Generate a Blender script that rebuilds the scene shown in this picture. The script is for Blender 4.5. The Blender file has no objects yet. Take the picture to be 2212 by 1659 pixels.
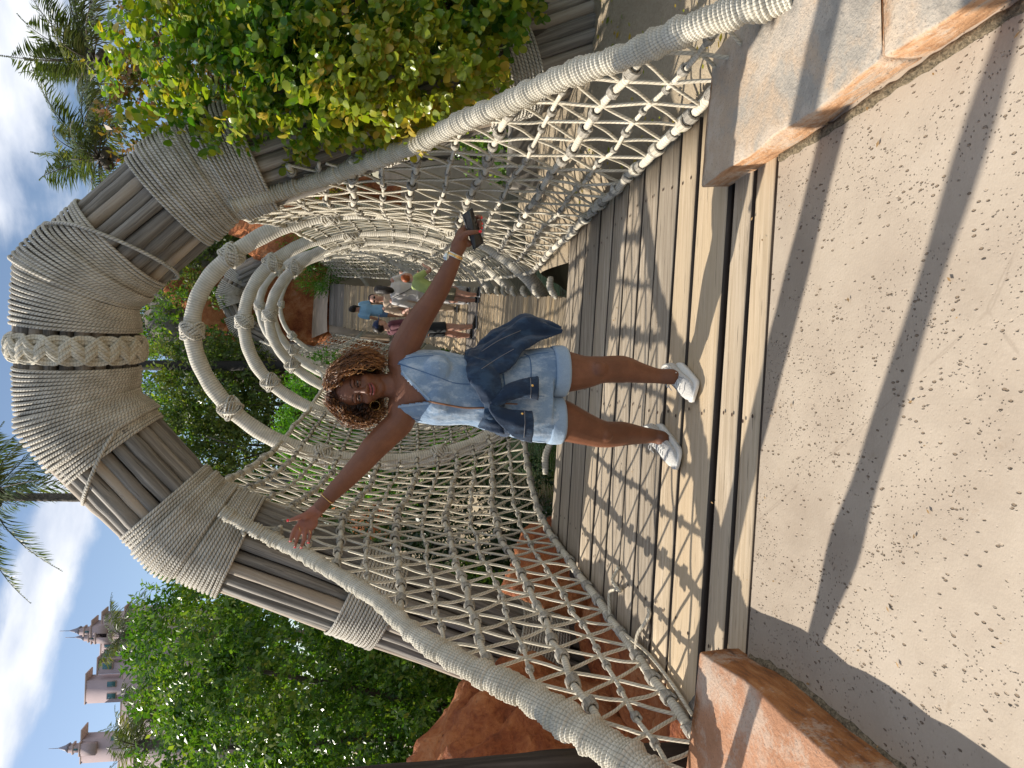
import bpy, math, random
import numpy as np
from mathutils import Vector, Matrix, noise as mnoise
random.seed(7); rng = np.random.default_rng(7)
sc = bpy.context.scene; COL = sc.collection
R = math.radians

# ---------------------------------------------------------------- camera, sky, sun, exposure
PITCH, ROLL, EYE = 11.5, 2.3, 1.42          # phone held upright but stored sideways: the picture lies on its side
FOC, CU, CV = 1500.0, 829.5, 1106.0
_p, _r = R(PITCH), R(ROLL)
FWD = np.array([0, math.cos(_p), -math.sin(_p)]); _dn = np.array([0, -math.sin(_p), -math.cos(_p)]); _rt = np.array([1.0, 0, 0])
RIGHT = _rt * math.cos(_r) - _dn * math.sin(_r); DOWN = _dn * math.cos(_r) + _rt * math.sin(_r)
EYEP = np.array([0, 0, EYE])
cd = bpy.data.cameras.new('camera'); cam = bpy.data.objects.new('camera', cd); COL.objects.link(cam); sc.camera = cam
cd.sensor_fit = 'HORIZONTAL'; cd.sensor_width = 36; cd.lens = FOC / 2212 * 36; cd.clip_end = 3000; cd.clip_start = 0.05
_m = Matrix(((DOWN[0], RIGHT[0], -FWD[0], 0), (DOWN[1], RIGHT[1], -FWD[1], 0), (DOWN[2], RIGHT[2], -FWD[2], EYE), (0, 0, 0, 1)))
cam.matrix_world = _m
SUN_EL, SUN_AZ = 36.5, -69.3                 # azimuth from +Y, clockwise positive
w = bpy.data.worlds.new("World"); sc.world = w; w.use_nodes = True
nt = w.node_tree; nt.nodes.clear(); N = nt.nodes.new; L = nt.links.new
out = N('ShaderNodeOutputWorld'); bg = N('ShaderNodeBackground'); sky = N('ShaderNodeTexSky'); sky.sky_type = 'NISHITA'
sky.sun_disc = False; sky.sun_elevation = R(SUN_EL); sky.sun_rotation = R(SUN_AZ); sky.air_density = 1.0; sky.dust_density = 0.6; sky.ozone_density = 1.6
bg.inputs[1].default_value = 0.095
tc = N('ShaderNodeTexCoord'); sep = N('ShaderNodeSeparateXYZ'); L(tc.outputs['Generated'], sep.inputs[0])
def wm(op, a, b=None, c=None):
    n = N('ShaderNodeMath'); n.operation = op
    for i, v in enumerate((a, b, c)):
        if v is None: continue
        if isinstance(v, (int, float)): n.inputs[i].default_value = v
        else: L(v, n.inputs[i])
    return n.outputs[0]
# clouds: banks lying in layers over the sky, long along the horizon
az_ = wm('ARCTAN2', sep.outputs[0], sep.outputs[1]); el_ = wm('ARCSINE', sep.outputs[2])
cmb = N('ShaderNodeCombineXYZ'); L(wm('MULTIPLY', az_, 2.2), cmb.inputs[0]); L(wm('MULTIPLY', el_, 6.0), cmb.inputs[1])
n1 = N('ShaderNodeTexNoise'); n1.inputs['Scale'].default_value = 1.35; n1.inputs['Detail'].default_value = 9; n1.inputs['Roughness'].default_value = .56; n1.inputs['Distortion'].default_value = .25
L(cmb.outputs[0], n1.inputs['Vector'])
# the photograph's long bank on the left slopes up to the left; a wider veil covers the right
bank = wm('SUBTRACT', wm('MULTIPLY', az_, -0.14), wm('SUBTRACT', el_, 0.335))          # 0 on the bank's middle line
bankm = wm('SUBTRACT', 1.0, wm('MULTIPLY', wm('ABSOLUTE', bank), 17.0)); bankm = wm('MAXIMUM', bankm, -0.7)
right = N('ShaderNodeMapRange'); L(az_, right.inputs[0]); right.inputs[1].default_value = -.05; right.inputs[2].default_value = .2; right.inputs[3].default_value = 0; right.inputs[4].default_value = 1
leftm = wm('SUBTRACT', 1.0, right.outputs[0])
veil = N('ShaderNodeMapRange'); L(el_, veil.inputs[0]); veil.inputs[1].default_value = .26; veil.inputs[2].default_value = .44; veil.inputs[3].default_value = .15; veil.inputs[4].default_value = .95
dens = wm('ADD', wm('MULTIPLY', n1.outputs[0], 2.7), wm('ADD', wm('MULTIPLY', bankm, wm('MULTIPLY', leftm, 1.25)), wm('MULTIPLY', veil.outputs[0], right.outputs[0])))
cm = N('ShaderNodeMapRange'); L(dens, cm.inputs[0]); cm.inputs[1].default_value = 1.75; cm.inputs[2].default_value = 2.25; cm.interpolation_type = 'SMOOTHSTEP'
n2 = N('ShaderNodeTexNoise'); n2.inputs['Scale'].default_value = 3.1; n2.inputs['Detail'].default_value = 6; L(cmb.outputs[0], n2.inputs['Vector'])
cr = N('ShaderNodeValToRGB'); cr.color_ramp.elements[0].position = .35; cr.color_ramp.elements[0].color = (5.2, 5.8, 7.0, 1); cr.color_ramp.elements[1].position = .6; cr.color_ramp.elements[1].color = (8.2, 8.4, 8.8, 1)
L(n2.outputs[0], cr.inputs[0])
hs = N('ShaderNodeMix'); hs.data_type = 'RGBA'; hs.blend_type = 'MULTIPLY'; hs.inputs[0].default_value = 1; L(sky.outputs[0], hs.inputs[6]); hs.inputs[7].default_value = (1.18, 1.14, 1.10, 1)
mx = N('ShaderNodeMix'); mx.data_type = 'RGBA'; L(cm.outputs[0], mx.inputs[0]); L(hs.outputs[2], mx.inputs[6]); L(cr.outputs[0], mx.inputs[7])
L(mx.outputs[2], bg.inputs[0]); L(bg.outputs[0], out.inputs[0])
sd = bpy.data.lights.new('sun', 'SUN'); sd.energy = 5.0; sd.angle = R(.53); sd.color = (1, .93, .82)
sun = bpy.data.objects.new('sun', sd); COL.objects.link(sun)
SUNV = Vector((math.sin(R(SUN_AZ)) * math.cos(R(SUN_EL)), math.cos(R(SUN_AZ)) * math.cos(R(SUN_EL)), math.sin(R(SUN_EL))))
sun.rotation_euler = (-SUNV).to_track_quat('-Z', 'Y').to_euler()
sc.view_settings.view_transform = 'Standard'; sc.view_settings.look = 'None'; sc.view_settings.exposure = 0.45; sc.view_settings.gamma = 1
sc.view_settings.use_curve_mapping = False
sc.render.engine = 'CYCLES'; sc.cycles.max_bounces = 6; sc.cycles.transparent_max_bounces = 8; sc.cycles.use_denoising = True

# ---------------------------------------------------------------- survey helpers: where a sight line meets a plane
def ray(U, V): return FWD + RIGHT * (U - CU) / FOC + DOWN * (V - CV) / FOC
def at(U, V, Z): return EYEP + ray(U, V) * Z
def aty(U, V, y): d = ray(U, V); return EYEP + d * (y / d[1])
def gnd(U, V, z=0): d = ray(U, V); return EYEP + d * ((z - EYE) / d[2])

# ---------------------------------------------------------------- mesh helpers
class MB:
    def __init__(s): s.v = []; s.q = []; s.t = []; s.n = 0; s.uv = []; s.c = []; s.fm = {4: [], 3: []}
    def add(s, v, q=None, t=None, uv=None, c=None, m=0):
        v = np.asarray(v, float).reshape(-1, 3); s.v.append(v)
        if q is not None and len(q): s.q.append(np.asarray(q, int).reshape(-1, 4) + s.n); s.fm[4].append(np.full(len(s.q[-1]), m))
        if t is not None and len(t): s.t.append(np.asarray(t, int).reshape(-1, 3) + s.n); s.fm[3].append(np.full(len(s.t[-1]), m))
        s.uv.append(np.zeros((len(v), 2)) if uv is None else np.asarray(uv, float))
        s.c.append(np.full(len(v), .5) if c is None else (np.full(len(v), float(c)) if np.isscalar(c) else np.asarray(c, float)))
        s.n += len(v); return s
    def mesh(s, name, mats, smooth=True):
        me = bpy.data.meshes.new(name); v = np.concatenate(s.v)
        q = np.concatenate(s.q) if s.q else np.zeros((0, 4), int); t = np.concatenate(s.t) if s.t else np.zeros((0, 3), int)
        me.vertices.add(len(v)); me.vertices.foreach_set('co', v.ravel())
        li = np.concatenate([q.ravel(), t.ravel()]).astype(np.int32); me.loops.add(len(li)); me.loops.foreach_set('vertex_index', li)
        me.polygons.add(len(q) + len(t)); st = np.concatenate([np.arange(len(q)) * 4, len(q) * 4 + np.arange(len(t)) * 3]).astype(np.int32)
        me.polygons.foreach_set('loop_start', st)
        mats = mats if isinstance(mats, (list, tuple)) else [mats]
        for m in mats: me.materials.append(m)
        if len(mats) > 1:
            mi = np.concatenate([np.concatenate(s.fm[4]) if s.fm[4] else np.zeros(0), np.concatenate(s.fm[3]) if s.fm[3] else np.zeros(0)]).astype(np.int32)
            me.polygons.foreach_set('material_index', mi)
        me.update(calc_edges=True)
        if smooth: me.polygons.foreach_set('use_smooth', np.ones(len(me.polygons), bool))
        uv = np.concatenate(s.uv)
        if np.any(uv): me.uv_layers.new(name='UVMap').data.foreach_set('uv', uv[li].ravel())
        c = np.concatenate(s.c)
        if np.any(c != .5): me.attributes.new('tint', 'FLOAT', 'POINT').data.foreach_set('value', c.astype(np.float32))
        return me
    def build(s, name, mats, parent=None, smooth=True, **kw):
        o = bpy.data.objects.new(name, s.mesh(name, mats, smooth)); COL.objects.link(o)
        if parent: o.parent = parent
        for k, v in kw.items(): o[k] = v
        return o
def inst(name, me, parent=None, loc=(0, 0, 0), rot=None, scale=None, mw=None, **kw):
    o = bpy.data.objects.new(name, me); COL.objects.link(o)
    if parent: o.parent = parent
    if mw is not None: o.matrix_world = mw; o.matrix_basis = mw
    else:
        o.location = loc
        if rot: o.rotation_euler = rot
        if scale: o.scale = scale
    for k, v in kw.items(): o[k] = v
    return o
def thing(name, label, cat, group=None, **kw):
    o = bpy.data.objects.new(name, None); COL.objects.link(o); o['label'] = label; o['category'] = cat; o.empty_display_size = .1
    if group: o['group'] = group
    return o
def tag(o, label=None, cat=None, group=None, kind=None):
    for k, v in (('label', label), ('category', cat), ('group', group), ('kind', kind)):
        if v: o[k] = v
    return o
def unit(a): a = np.asarray(a, float); return a / (np.linalg.norm(a, axis=-1, keepdims=True) + 1e-12)
def resample(P, step=None, n=None, smooth=True):
    P = np.asarray(P, float)
    if smooth and len(P) > 2:                                  # Catmull-Rom
        Q = np.vstack([2 * P[0] - P[1], P, 2 * P[-1] - P[-2]]); o = []
        t = np.linspace(0, 1, 13)[:-1][:, None]
        for i in range(1, len(Q) - 2):
            a, b, c, d = Q[i - 1], Q[i], Q[i + 1], Q[i + 2]
            o.append(.5 * (2 * b + (c - a) * t + (2 * a - 5 * b + 4 * c - d) * t ** 2 + (3 * b - a - 3 * c + d) * t ** 3))
        P = np.vstack(o + [P[-1:]])
    s = np.concatenate([[0], np.cumsum(np.linalg.norm(np.diff(P, axis=0), axis=1))])
    if n is None: n = max(2, int(round(s[-1] / step)) + 1)
    u = np.linspace(0, s[-1], n)
    return np.stack([np.interp(u, s, P[:, k]) for k in range(3)], 1), u
def frames(P, up=(0, 0, 1), closed=False):
    T = np.gradient(P, axis=0)
    if closed: T = np.roll(P, -1, 0) - np.roll(P, 1, 0)
    T = unit(T); A = np.zeros_like(P); u = np.asarray(up, float)
    if abs(T[0] @ u) > .95: u = np.array([0, 1.0, 0])
    a = unit(u - T[0] * (u @ T[0]))
    for i in range(len(P)):
        a = unit(a - T[i] * (a @ T[i])); A[i] = a
    return T, A, np.cross(T, A)
def tube(mb, P, r, k=6, u=None, cap=True, c=None, m=0, up=(0, 0, 1), closed=False, flat=1.0, ph=0.0, us=1.0):
    P = np.asarray(P, float); n = len(P)
    T, A, B = frames(P, up, closed)
    r = np.broadcast_to(np.asarray(r, float), (n,)) if np.ndim(r) < 2 else np.asarray(r)
    a = np.arange(k + 1) / k * 2 * math.pi + ph                 # seam column doubled so the UV runs clean
    ca, sa = np.cos(a), np.sin(a)
    rr = r[:, None] if r.ndim == 1 else np.concatenate([r, r[:, :1]], 1)
    V = P[:, None, :] + A[:, None, :] * (ca[None, :] * rr)[..., None] * flat + B[:, None, :] * (sa[None, :] * rr)[..., None]
    if u is None: u = np.concatenate([[0], np.cumsum(np.linalg.norm(np.diff(P, axis=0), axis=1))])
    UV = np.stack([np.broadcast_to(u[:, None] * us, (n, k + 1)), np.broadcast_to(np.arange(k + 1) / k, (n, k + 1))], -1)
    i = np.arange(n if closed else n - 1)[:, None]; j = np.arange(k)[None, :]; i2 = (i + 1) % n
    K = k + 1
    q = np.stack([i * K + j, i * K + j + 1, i2 * K + j + 1, i2 * K + j], -1).reshape(-1, 4)
    V = V.reshape(-1, 3); UV = UV.reshape(-1, 2); t = []
    if cap and not closed:
        V = np.vstack([V, P[:1], P[-1:]]); UV = np.vstack([UV, [[0, 0], [u[-1] * us, 0]]]); b = n * K
        t = [(b, x + 1, x) for x in range(k)] + [(b + 1, (n - 1) * K + x, (n - 1) * K + x + 1) for x in range(k)]
    mb.add(V, q, t, UV, c, m); return mb
def box(mb, lo, hi, c=None, m=0, bev=0.0):
    lo = np.array(lo, float); hi = np.array(hi, float)
    if bev <= 0:
        v = np.array([[(lo, hi)[(i >> a) & 1][a] for a in range(3)] for i in range(8)])
        q = [(0, 2, 3, 1), (4, 5, 7, 6), (0, 1, 5, 4), (2, 6, 7, 3), (0, 4, 6, 2), (1, 3, 7, 5)]
        return mb.add(v, q, c=c, m=m)
    z = [(lo[2], bev), (lo[2] + bev, 0), (hi[2] - bev, 0), (hi[2], bev)]; V = []     # chamfered slab, outline of 8 points
    for zz, i in z:
        x0, x1, y0, y1 = lo[0] + i, hi[0] - i, lo[1] + i, hi[1] - i; b = bev
        V += [(x0 + b, y0, zz), (x1 - b, y0, zz), (x1, y0 + b, zz), (x1, y1 - b, zz), (x1 - b, y1, zz), (x0 + b, y1, zz), (x0, y1 - b, zz), (x0, y0 + b, zz)]
    q = [(l * 8 + i, l * 8 + (i + 1) % 8, l * 8 + 8 + (i + 1) % 8, l * 8 + 8 + i) for l in range(3) for i in range(8)]
    for b0, f in ((0, -1), (24, 1)):
        for a in ((0, 1, 2, 3), (0, 3, 4, 7), (7, 4, 5, 6)):
            q.append(tuple(b0 + x for x in (a if f > 0 else a[::-1])))
    return mb.add(V, q, c=c, m=m)
def ico(sub=2):
    import bmesh
    bm = bmesh.new(); bmesh.ops.create_icosphere(bm, subdivisions=sub, radius=1)
    v = np.array([x.co[:] for x in bm.verts]); f = np.array([[y.index for y in x.verts] for x in bm.faces]); bm.free(); return v, f
ICO = {s: ico(s) for s in (1, 2, 3, 4, 5, 6)}
def blob(mb, c, r, sub=2, M=None, tint=None, m=0):
    v, f = ICO[sub]; v = v * np.asarray(r, float)
    if M is not None: v = v @ np.asarray(M).T
    return mb.add(v + np.asarray(c), t=f, c=tint, m=m)

# ---------------------------------------------------------------- materials
class Mat:
    def __init__(s, name):
        s.m = bpy.data.materials.new(name); s.m.use_nodes = True; s.t = s.m.node_tree; s.b = s.t.nodes['Principled BSDF']
        s.tc = s.N('ShaderNodeTexCoord'); s.b.inputs['Specular IOR Level'].default_value = .35
    def N(s, k): return s.t.nodes.new(k)
    def L(s, a, b): s.t.links.new(a, b)
    def src(s, kind='Object', scale=(1, 1, 1), rnd=False):
        mp = s.N('ShaderNodeMapping'); mp.inputs['Scale'].default_value = scale; s.L(s.tc.outputs[kind], mp.inputs[0])
        if rnd:
            oi = s.N('ShaderNodeObjectInfo'); mu = s.N('ShaderNodeMath'); mu.operation = 'MULTIPLY'; mu.inputs[1].default_value = 57.3
            s.L(oi.outputs['Random'], mu.inputs[0]); cx = s.N('ShaderNodeCombineXYZ')
            for i in range(3): s.L(mu.outputs[0], cx.inputs[i])
            s.L(cx.outputs[0], mp.inputs['Location'])
        return mp.outputs[0]
    def noise(s, v, scale, detail=5, rough=.55, dist=0):
        n = s.N('ShaderNodeTexNoise'); n.inputs['Scale'].default_value = scale; n.inputs['Detail'].default_value = detail; n.inputs['Roughness'].default_value = rough; n.inputs['Distortion'].default_value = dist
        s.L(v, n.inputs['Vector']); return n.outputs[0]
    def vor(s, v, scale, feat='F1', rand=1):
        n = s.N('ShaderNodeTexVoronoi'); n.feature = feat; n.inputs['Scale'].default_value = scale; n.inputs['Randomness'].default_value = rand; s.L(v, n.inputs['Vector']); return n.outputs['Distance']
    def ramp(s, f, stops, interp='LINEAR'):
        n = s.N('ShaderNodeValToRGB'); e = n.color_ramp.elements; n.color_ramp.interpolation = interp
        while len(e) < len(stops): e.new(.5)
        for i, (p, c) in enumerate(stops): e[i].position = p; e[i].color = (*c, 1) if len(c) == 3 else c
        s.L(f, n.inputs[0]); return n.outputs[0]
    def rampf(s, f, a, b, lo=0, hi=1):
        n = s.N('ShaderNodeMapRange'); s.L(f, n.inputs[0]); n.inputs[1].default_value = a; n.inputs[2].default_value = b; n.inputs[3].default_value = lo; n.inputs[4].default_value = hi; return n.outputs[0]
    def mix(s, f, a, b, mode='MIX'):
        n = s.N('ShaderNodeMix'); n.data_type = 'RGBA'; n.blend_type = mode
        if isinstance(f, (int, float)): n.inputs[0].default_value = f
        else: s.L(f, n.inputs[0])
        for i, x in ((6, a), (7, b)):
            if isinstance(x, tuple): n.inputs[i].default_value = (*x, 1) if len(x) == 3 else x
            else: s.L(x, n.inputs[i])
        return n.outputs[2]
    def math(s, op, a, b=None):
        n = s.N('ShaderNodeMath'); n.operation = op
        for i, x in enumerate((a, b)):
            if x is None: continue
            if isinstance(x, (int, float)): n.inputs[i].default_value = x
            else: s.L(x, n.inputs[i])
        return n.outputs[0]
    def attr(s, name='tint'): n = s.N('ShaderNodeAttribute'); n.attribute_name = name; return n.outputs['Fac']
    def rnd(s): return s.N('ShaderNodeObjectInfo').outputs['Random']
    def color(s, c):
        if isinstance(c, tuple): s.b.inputs['Base Color'].default_value = (*c, 1)
        else: s.L(c, s.b.inputs['Base Color'])
        return s
    def rough(s, r):
        if isinstance(r, (int, float)): s.b.inputs['Roughness'].default_value = r
        else: s.L(r, s.b.inputs['Roughness'])
        return s
    def bump(s, h, dist, strength=1.0):
        n = s.N('ShaderNodeBump'); n.inputs['Strength'].default_value = strength; n.inputs['Distance'].default_value = dist; s.L(h, n.inputs['Height'])
        if s.b.inputs['Normal'].is_linked: s.L(s.b.inputs['Normal'].links[0].from_socket, n.inputs['Normal'])
        s.L(n.outputs[0], s.b.inputs['Normal']); return s
def plain(name, c, rough=.6, metal=0, var=.12, scale=30, bump=0):
    M = Mat(name); n = M.noise(M.src(), scale)
    M.color(M.ramp(n, [(.3, tuple(x * (1 - var) for x in c)), (.7, tuple(min(1, x * (1 + var)) for x in c))])).rough(rough); M.b.inputs['Metallic'].default_value = metal
    if bump: M.bump(n, bump)
    return M.m
def wood_mat(name, dark, mid, light, along=0, grain=60, bump=.0015, stain=None, rough=.75):
    M = Mat(name); s1 = [grain] * 3; s1[along] = grain * .035; v = M.src('Object', tuple(s1), True)
    g = M.noise(v, 1.0, 6, .6, .6); sb = [3.0] * 3; sb[along] = .9; g2 = M.noise(M.src('Object', tuple(sb), True), 1, 4, .6)
    col = M.ramp(g, [(.28, dark), (.5, mid), (.72, light)])
    col = M.mix(M.rampf(g2, .3, .7, 0, .55), col, tuple(x * .72 for x in mid))
    if stain: col = M.mix(M.rampf(M.math('ADD', M.rnd(), M.math('MULTIPLY', g2, .5)), .75, 1.2, 0, .75), col, stain)
    br = M.rampf(M.rnd(), 0, 1, .70, 1.12); cc = M.N('ShaderNodeCombineColor')
    for i in range(3): M.L(br, cc.inputs[i])
    col = M.mix(1.0, col, cc.outputs[0], 'MULTIPLY')
    crack = M.rampf(M.noise(v, 2.3, 3, .5), .33, .27, 0, 1); col = M.mix(M.math('MULTIPLY', crack, .6), col, (.05, .04, .03))
    return M.color(col).rough(rough).bump(M.math('SUBTRACT', g, M.math('MULTIPLY', crack, .6)), bump).m
def rope_mat(name, lo, hi, groove_col, pitch=95, strength=1.0, depth=.004, skew=3, wscale=1.0):
    """twisted lay: slanted grooves in the tube's own UV (u metres along, v round)"""
    M = Mat(name); sp = M.N('ShaderNodeSeparateXYZ'); M.L(M.tc.outputs['UV'], sp.inputs[0])
    ph = M.math('ADD', M.math('MULTIPLY', sp.outputs[0], pitch * wscale), M.math('MULTIPLY', sp.outputs[1], skew))
    sn = M.math('ABSOLUTE', M.math('SINE', M.math('MULTIPLY', ph, math.pi))); lay = M.math('POWER', sn, .6)
    n = M.noise(M.src('Object'), 9, 5); nf = M.noise(M.src('Object'), 400, 2)
    col = M.ramp(n, [(.3, lo), (.65, hi)]); col = M.mix(M.rampf(lay, .0, .75, .85, 0), col, groove_col)  # grooves of the lay coloured darker than the strands
    col = M.mix(M.rampf(nf, .35, .7, 0, .25), col, tuple(x * .55 for x in hi))
    return M.color(col).rough(.85).bump(lay, depth, strength).bump(nf, .0008).m
def leaf_mat(name, stops, trans=.35, rough=.35, spec=.5):
    M = Mat(name); n = M.noise(M.src('Object'), .9, 3)
    f = M.math('ADD', M.math('MULTIPLY', M.attr(), .8), M.math('MULTIPLY', n, .35))
    c = M.ramp(f, stops); M.color(c).rough(rough); M.b.inputs['Specular IOR Level'].default_value = spec
    tr = M.N('ShaderNodeBsdfTranslucent'); hv = M.mix(1.0, c, (1.5, 1.7, .6), 'MULTIPLY'); M.L(hv, tr.inputs[0])
    mx = M.N('ShaderNodeMixShader'); mx.inputs[0].default_value = trans; M.L(M.b.outputs[0], mx.inputs[1]); M.L(tr.outputs[0], mx.inputs[2])
    M.L(mx.outputs[0], M.t.nodes['Material Output'].inputs[0]); return M.m
def stone_mat(name, stops, scale=2.2, bump=.03, fine=30, moss=None):
    M = Mat(name); v = M.src('Object'); n = M.noise(v, scale, 8, .62, .4); n2 = M.noise(v, fine, 6, .65); vo = M.vor(v, scale * 4)
    c = M.ramp(M.math('ADD', M.math('MULTIPLY', n, .7), M.math('MULTIPLY', n2, .3)), stops)
    pit = M.rampf(M.vor(v, fine * .8), .05, .22, 1, 0); msk = M.rampf(M.noise(v, scale * 2), .5, .62, 0, 1)
    c = M.mix(M.math('MULTIPLY', M.math('MULTIPLY', pit, msk), .6), c, tuple(x * .25 for x in stops[0][1]))
    h = M.math('ADD', M.math('MULTIPLY', n, .8), M.math('MULTIPLY', n2, .25)); h = M.math('SUBTRACT', h, M.math('MULTIPLY', M.math('MULTIPLY', pit, msk), .12))
    return M.color(c).rough(.88).bump(h, bump).m
m_plank = wood_mat('weathered_plank', (.18, .135, .09), (.46, .375, .275), (.66, .56, .43), 0, 62, .004, (.50, .37, .22))
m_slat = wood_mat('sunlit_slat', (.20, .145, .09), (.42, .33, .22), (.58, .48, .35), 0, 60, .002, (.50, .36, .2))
m_beam = wood_mat('dark_beam', (.03, .02, .015), (.06, .042, .03), (.10, .07, .05), 0, 40, .002)
m_pole = wood_mat('grey_pole', (.09, .08, .065), (.27, .24, .205), (.50, .46, .40), 2, 46, .005, (.42, .33, .24))
m_post = wood_mat('driftwood_post', (.012, .009, .008), (.045, .033, .026), (.12, .095, .08), 2, 28, .012)
m_rope = rope_mat("twisted_rope", (.48, .42, .31), (.67, .61, .49), (.20, .16, .11), 42, .8, .0016, 3)
m_wrap = rope_mat("cord_wrapping", (.50, .45, .35), (.69, .635, .52), (.24, .20, .15), 50, .6, .001, 1)
m_bind = rope_mat("arch_binding", (.44, .40, .33), (.66, .61, .52), (.075, .06, .045), 42, 1, .004, 2)
m_rail = rope_mat("handrail_wrapping", (.50, .455, .36), (.70, .65, .54), (.24, .205, .15), 6, .8, .0025, 26)
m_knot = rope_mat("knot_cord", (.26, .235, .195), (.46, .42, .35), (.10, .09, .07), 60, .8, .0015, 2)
m_hoop = rope_mat("hoop_wrapping", (.50, .455, .365), (.69, .64, .54), (.28, .24, .18), 40, .8, .004, 0)
m_leafR = leaf_mat('round_leaf', [(.1, (.025, .07, .010)), (.32, (.06, .16, .015)), (.52, (.16, .25, .022)), (.74, (.34, .35, .035)), (1.0, (.50, .34, .05))], .42, .3)
m_leafL = leaf_mat('glossy_leaf', [(.1, (.016, .046, .008)), (.40, (.052, .13, .016)), (.66, (.125, .215, .027)), (.92, (.28, .32, .05))], .38, .28)
m_leafDark = leaf_mat('dark_leaf', [(.1, (.008, .022, .006)), (.5, (.02, .05, .012)), (.8, (.045, .085, .018)), (1.0, (.10, .15, .03))], .2, .35)
m_leafB = leaf_mat('far_leaf', [(.1, (.03, .05, .015)), (.5, (.08, .12, .03)), (.9, (.20, .20, .05))], .35, .5, .3)
m_leafRed = leaf_mat('reddening_leaf', [(.1, (.03, .05, .012)), (.4, (.07, .09, .02)), (.65, (.2, .1, .03)), (.95, (.24, .07, .03))], .35, .45)
m_leafBright = leaf_mat('bright_leaf', [(.1, (.03, .09, .008)), (.5, (.07, .2, .012)), (.9, (.16, .3, .02))], .4, .35)
m_palm = leaf_mat('palm_leaflet', [(.1, (.03, .05, .018)), (.5, (.08, .11, .035)), (.8, (.16, .17, .06)), (1.0, (.30, .25, .11))], .3, .4)
m_bark = wood_mat('bark', (.03, .025, .02), (.09, .075, .06), (.17, .15, .125), 2, 24, .01)
m_palmbark = plain('palm_bark', (.11, .095, .08), .9, 0, .5, 18, .02)
m_rockO = stone_mat('orange_rock', [(.30, (.10, .030, .014)), (.43, (.30, .085, .030)), (.53, (.46, .16, .055)), (.64, (.56, .26, .12)), (.76, (.50, .36, .26))], 2.6, .13, 26)
m_rockP = stone_mat('pale_pink_rock', [(.25, (.22, .11, .06)), (.5, (.44, .26, .15)), (.75, (.56, .38, .26))], 2.2, .05, 22)
m_rockG = stone_mat('grey_rock', [(.3, (.05, .045, .04)), (.5, (.16, .14, .12)), (.7, (.3, .27, .23))], 1.5, .12, 14)
# ================================================================ the ground, water and paving
def grid_surface(nx, ny, fx):
    u, v = np.meshgrid(np.linspace(0, 1, nx), np.linspace(0, 1, ny)); P = fx(u.ravel(), v.ravel())
    i = np.arange(ny - 1)[:, None] * nx + np.arange(nx - 1)[None, :]
    return P, np.stack([i, i + 1, i + 1 + nx, i + nx], -1).reshape(-1, 4)
M = Mat('soil'); n = M.noise(M.src('Object'), .7, 6); n2 = M.noise(M.src('Object'), 60, 5, .7)
M.color(M.mix(M.rampf(n2, .4, .7, 0, .4), M.ramp(n, [(.35, (.31, .245, .165)), (.6, (.45, .37, .26))]), (.22, .15, .09))).rough(.95).bump(n2, .01); m_soil = M.m
M = Mat('far_ground'); n = M.noise(M.src('Object'), .05, 6); M.color(M.ramp(n, [(.4, (.05, .06, .025)), (.6, (.15, .12, .08))])).rough(.95); m_far = M.m
mb = MB(); P, q = grid_surface(30, 30, lambda u, v: np.stack([(u - .5) * 1600, -300 + v * 1300, np.full_like(u, -2.6)], 1)); mb.add(P, q)
tag(mb.build('ground', m_far), kind='structure')
M = Mat('water'); n = M.noise(M.src('Object', (1, 1.6, 1)), 5, 4, .5, .6); M.color((.008, .022, .014)).rough(.06).bump(n, .03, .6); M.b.inputs['Specular IOR Level'].default_value = .5
mb = MB(); P, q = grid_surface(8, 8, lambda u, v: np.stack([-14 + u * 26, 1.5 + v * 20, np.full_like(u, -1.75)], 1)); mb.add(P, q)
tag(mb.build('pond_water', M.m), kind='structure')
# sand coloured concrete, pitted
M = Mat('pitted_concrete'); v = M.src('Object'); base = M.noise(v, 2.2, 6, .6); fine = M.noise(v, 130, 5, .6)
d1 = M.vor(M.src('Object', (1, .55, 1)), 62); nn = M.noise(v, 3.4, 3); keep = M.rampf(M.noise(v, 13, 2), .50, .57, 0, 1)
pit = M.math('MULTIPLY', M.rampf(M.math('ADD', d1, M.math('MULTIPLY', M.noise(v, 160, 2), .16)), .24, .33, 1, 0), keep)
d2 = M.vor(M.src('Object', (.8, 1, 1)), 90); pit2 = M.math('MULTIPLY', M.rampf(d2, .10, .22, 1, 0), M.rampf(nn, .44, .56, 0, 1))
pits = M.math('MAXIMUM', pit, M.math('MULTIPLY', pit2, .7))
c = M.ramp(base, [(.3, (.37, .305, .24)), (.55, (.455, .385, .305)), (.75, (.50, .43, .35))])
c = M.mix(M.rampf(fine, .35, .7, 0, .22), c, (.36, .28, .21)); c = M.mix(M.rampf(M.noise(v, 1.1, 5), .58, .72, 0, .35), c, (.42, .33, .25))
st = M.noise(v, .9, 7, .7, .8); c = M.mix(M.rampf(st, .52, .68, 0, .5), c, (.30, .235, .175)); st2 = M.noise(M.src('Object', (1, 1, 1)), 7, 5, .7); c = M.mix(M.rampf(st2, .62, .74, 0, .45), c, (.27, .19, .12)); ck = M.vor(M.src('Object'), .55, 'DISTANCE_TO_EDGE'); wob = M.math('ADD', ck, M.math('MULTIPLY', M.math('SUBTRACT', M.noise(v, 6, 4), .5), .03)); crk = M.rampf(M.math('ABSOLUTE', wob), .0, .0025, .28, 0); c = M.mix(crk, c, (.2, .15, .11)); c = M.mix(M.math('MULTIPLY', pits, .8), c, (.17, .115, .07)); line = M.rampf(M.noise(M.src('Object', (1, 1, 1)), 1.5, 2, .5, 1.0), .497, .5, 0, 1)
M.color(c).rough(.8).bump(M.math('SUBTRACT', M.math('MULTIPLY', fine, .12), pits), .006, 1.0).bump(base, .02, .5); m_conc = M.m
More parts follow.
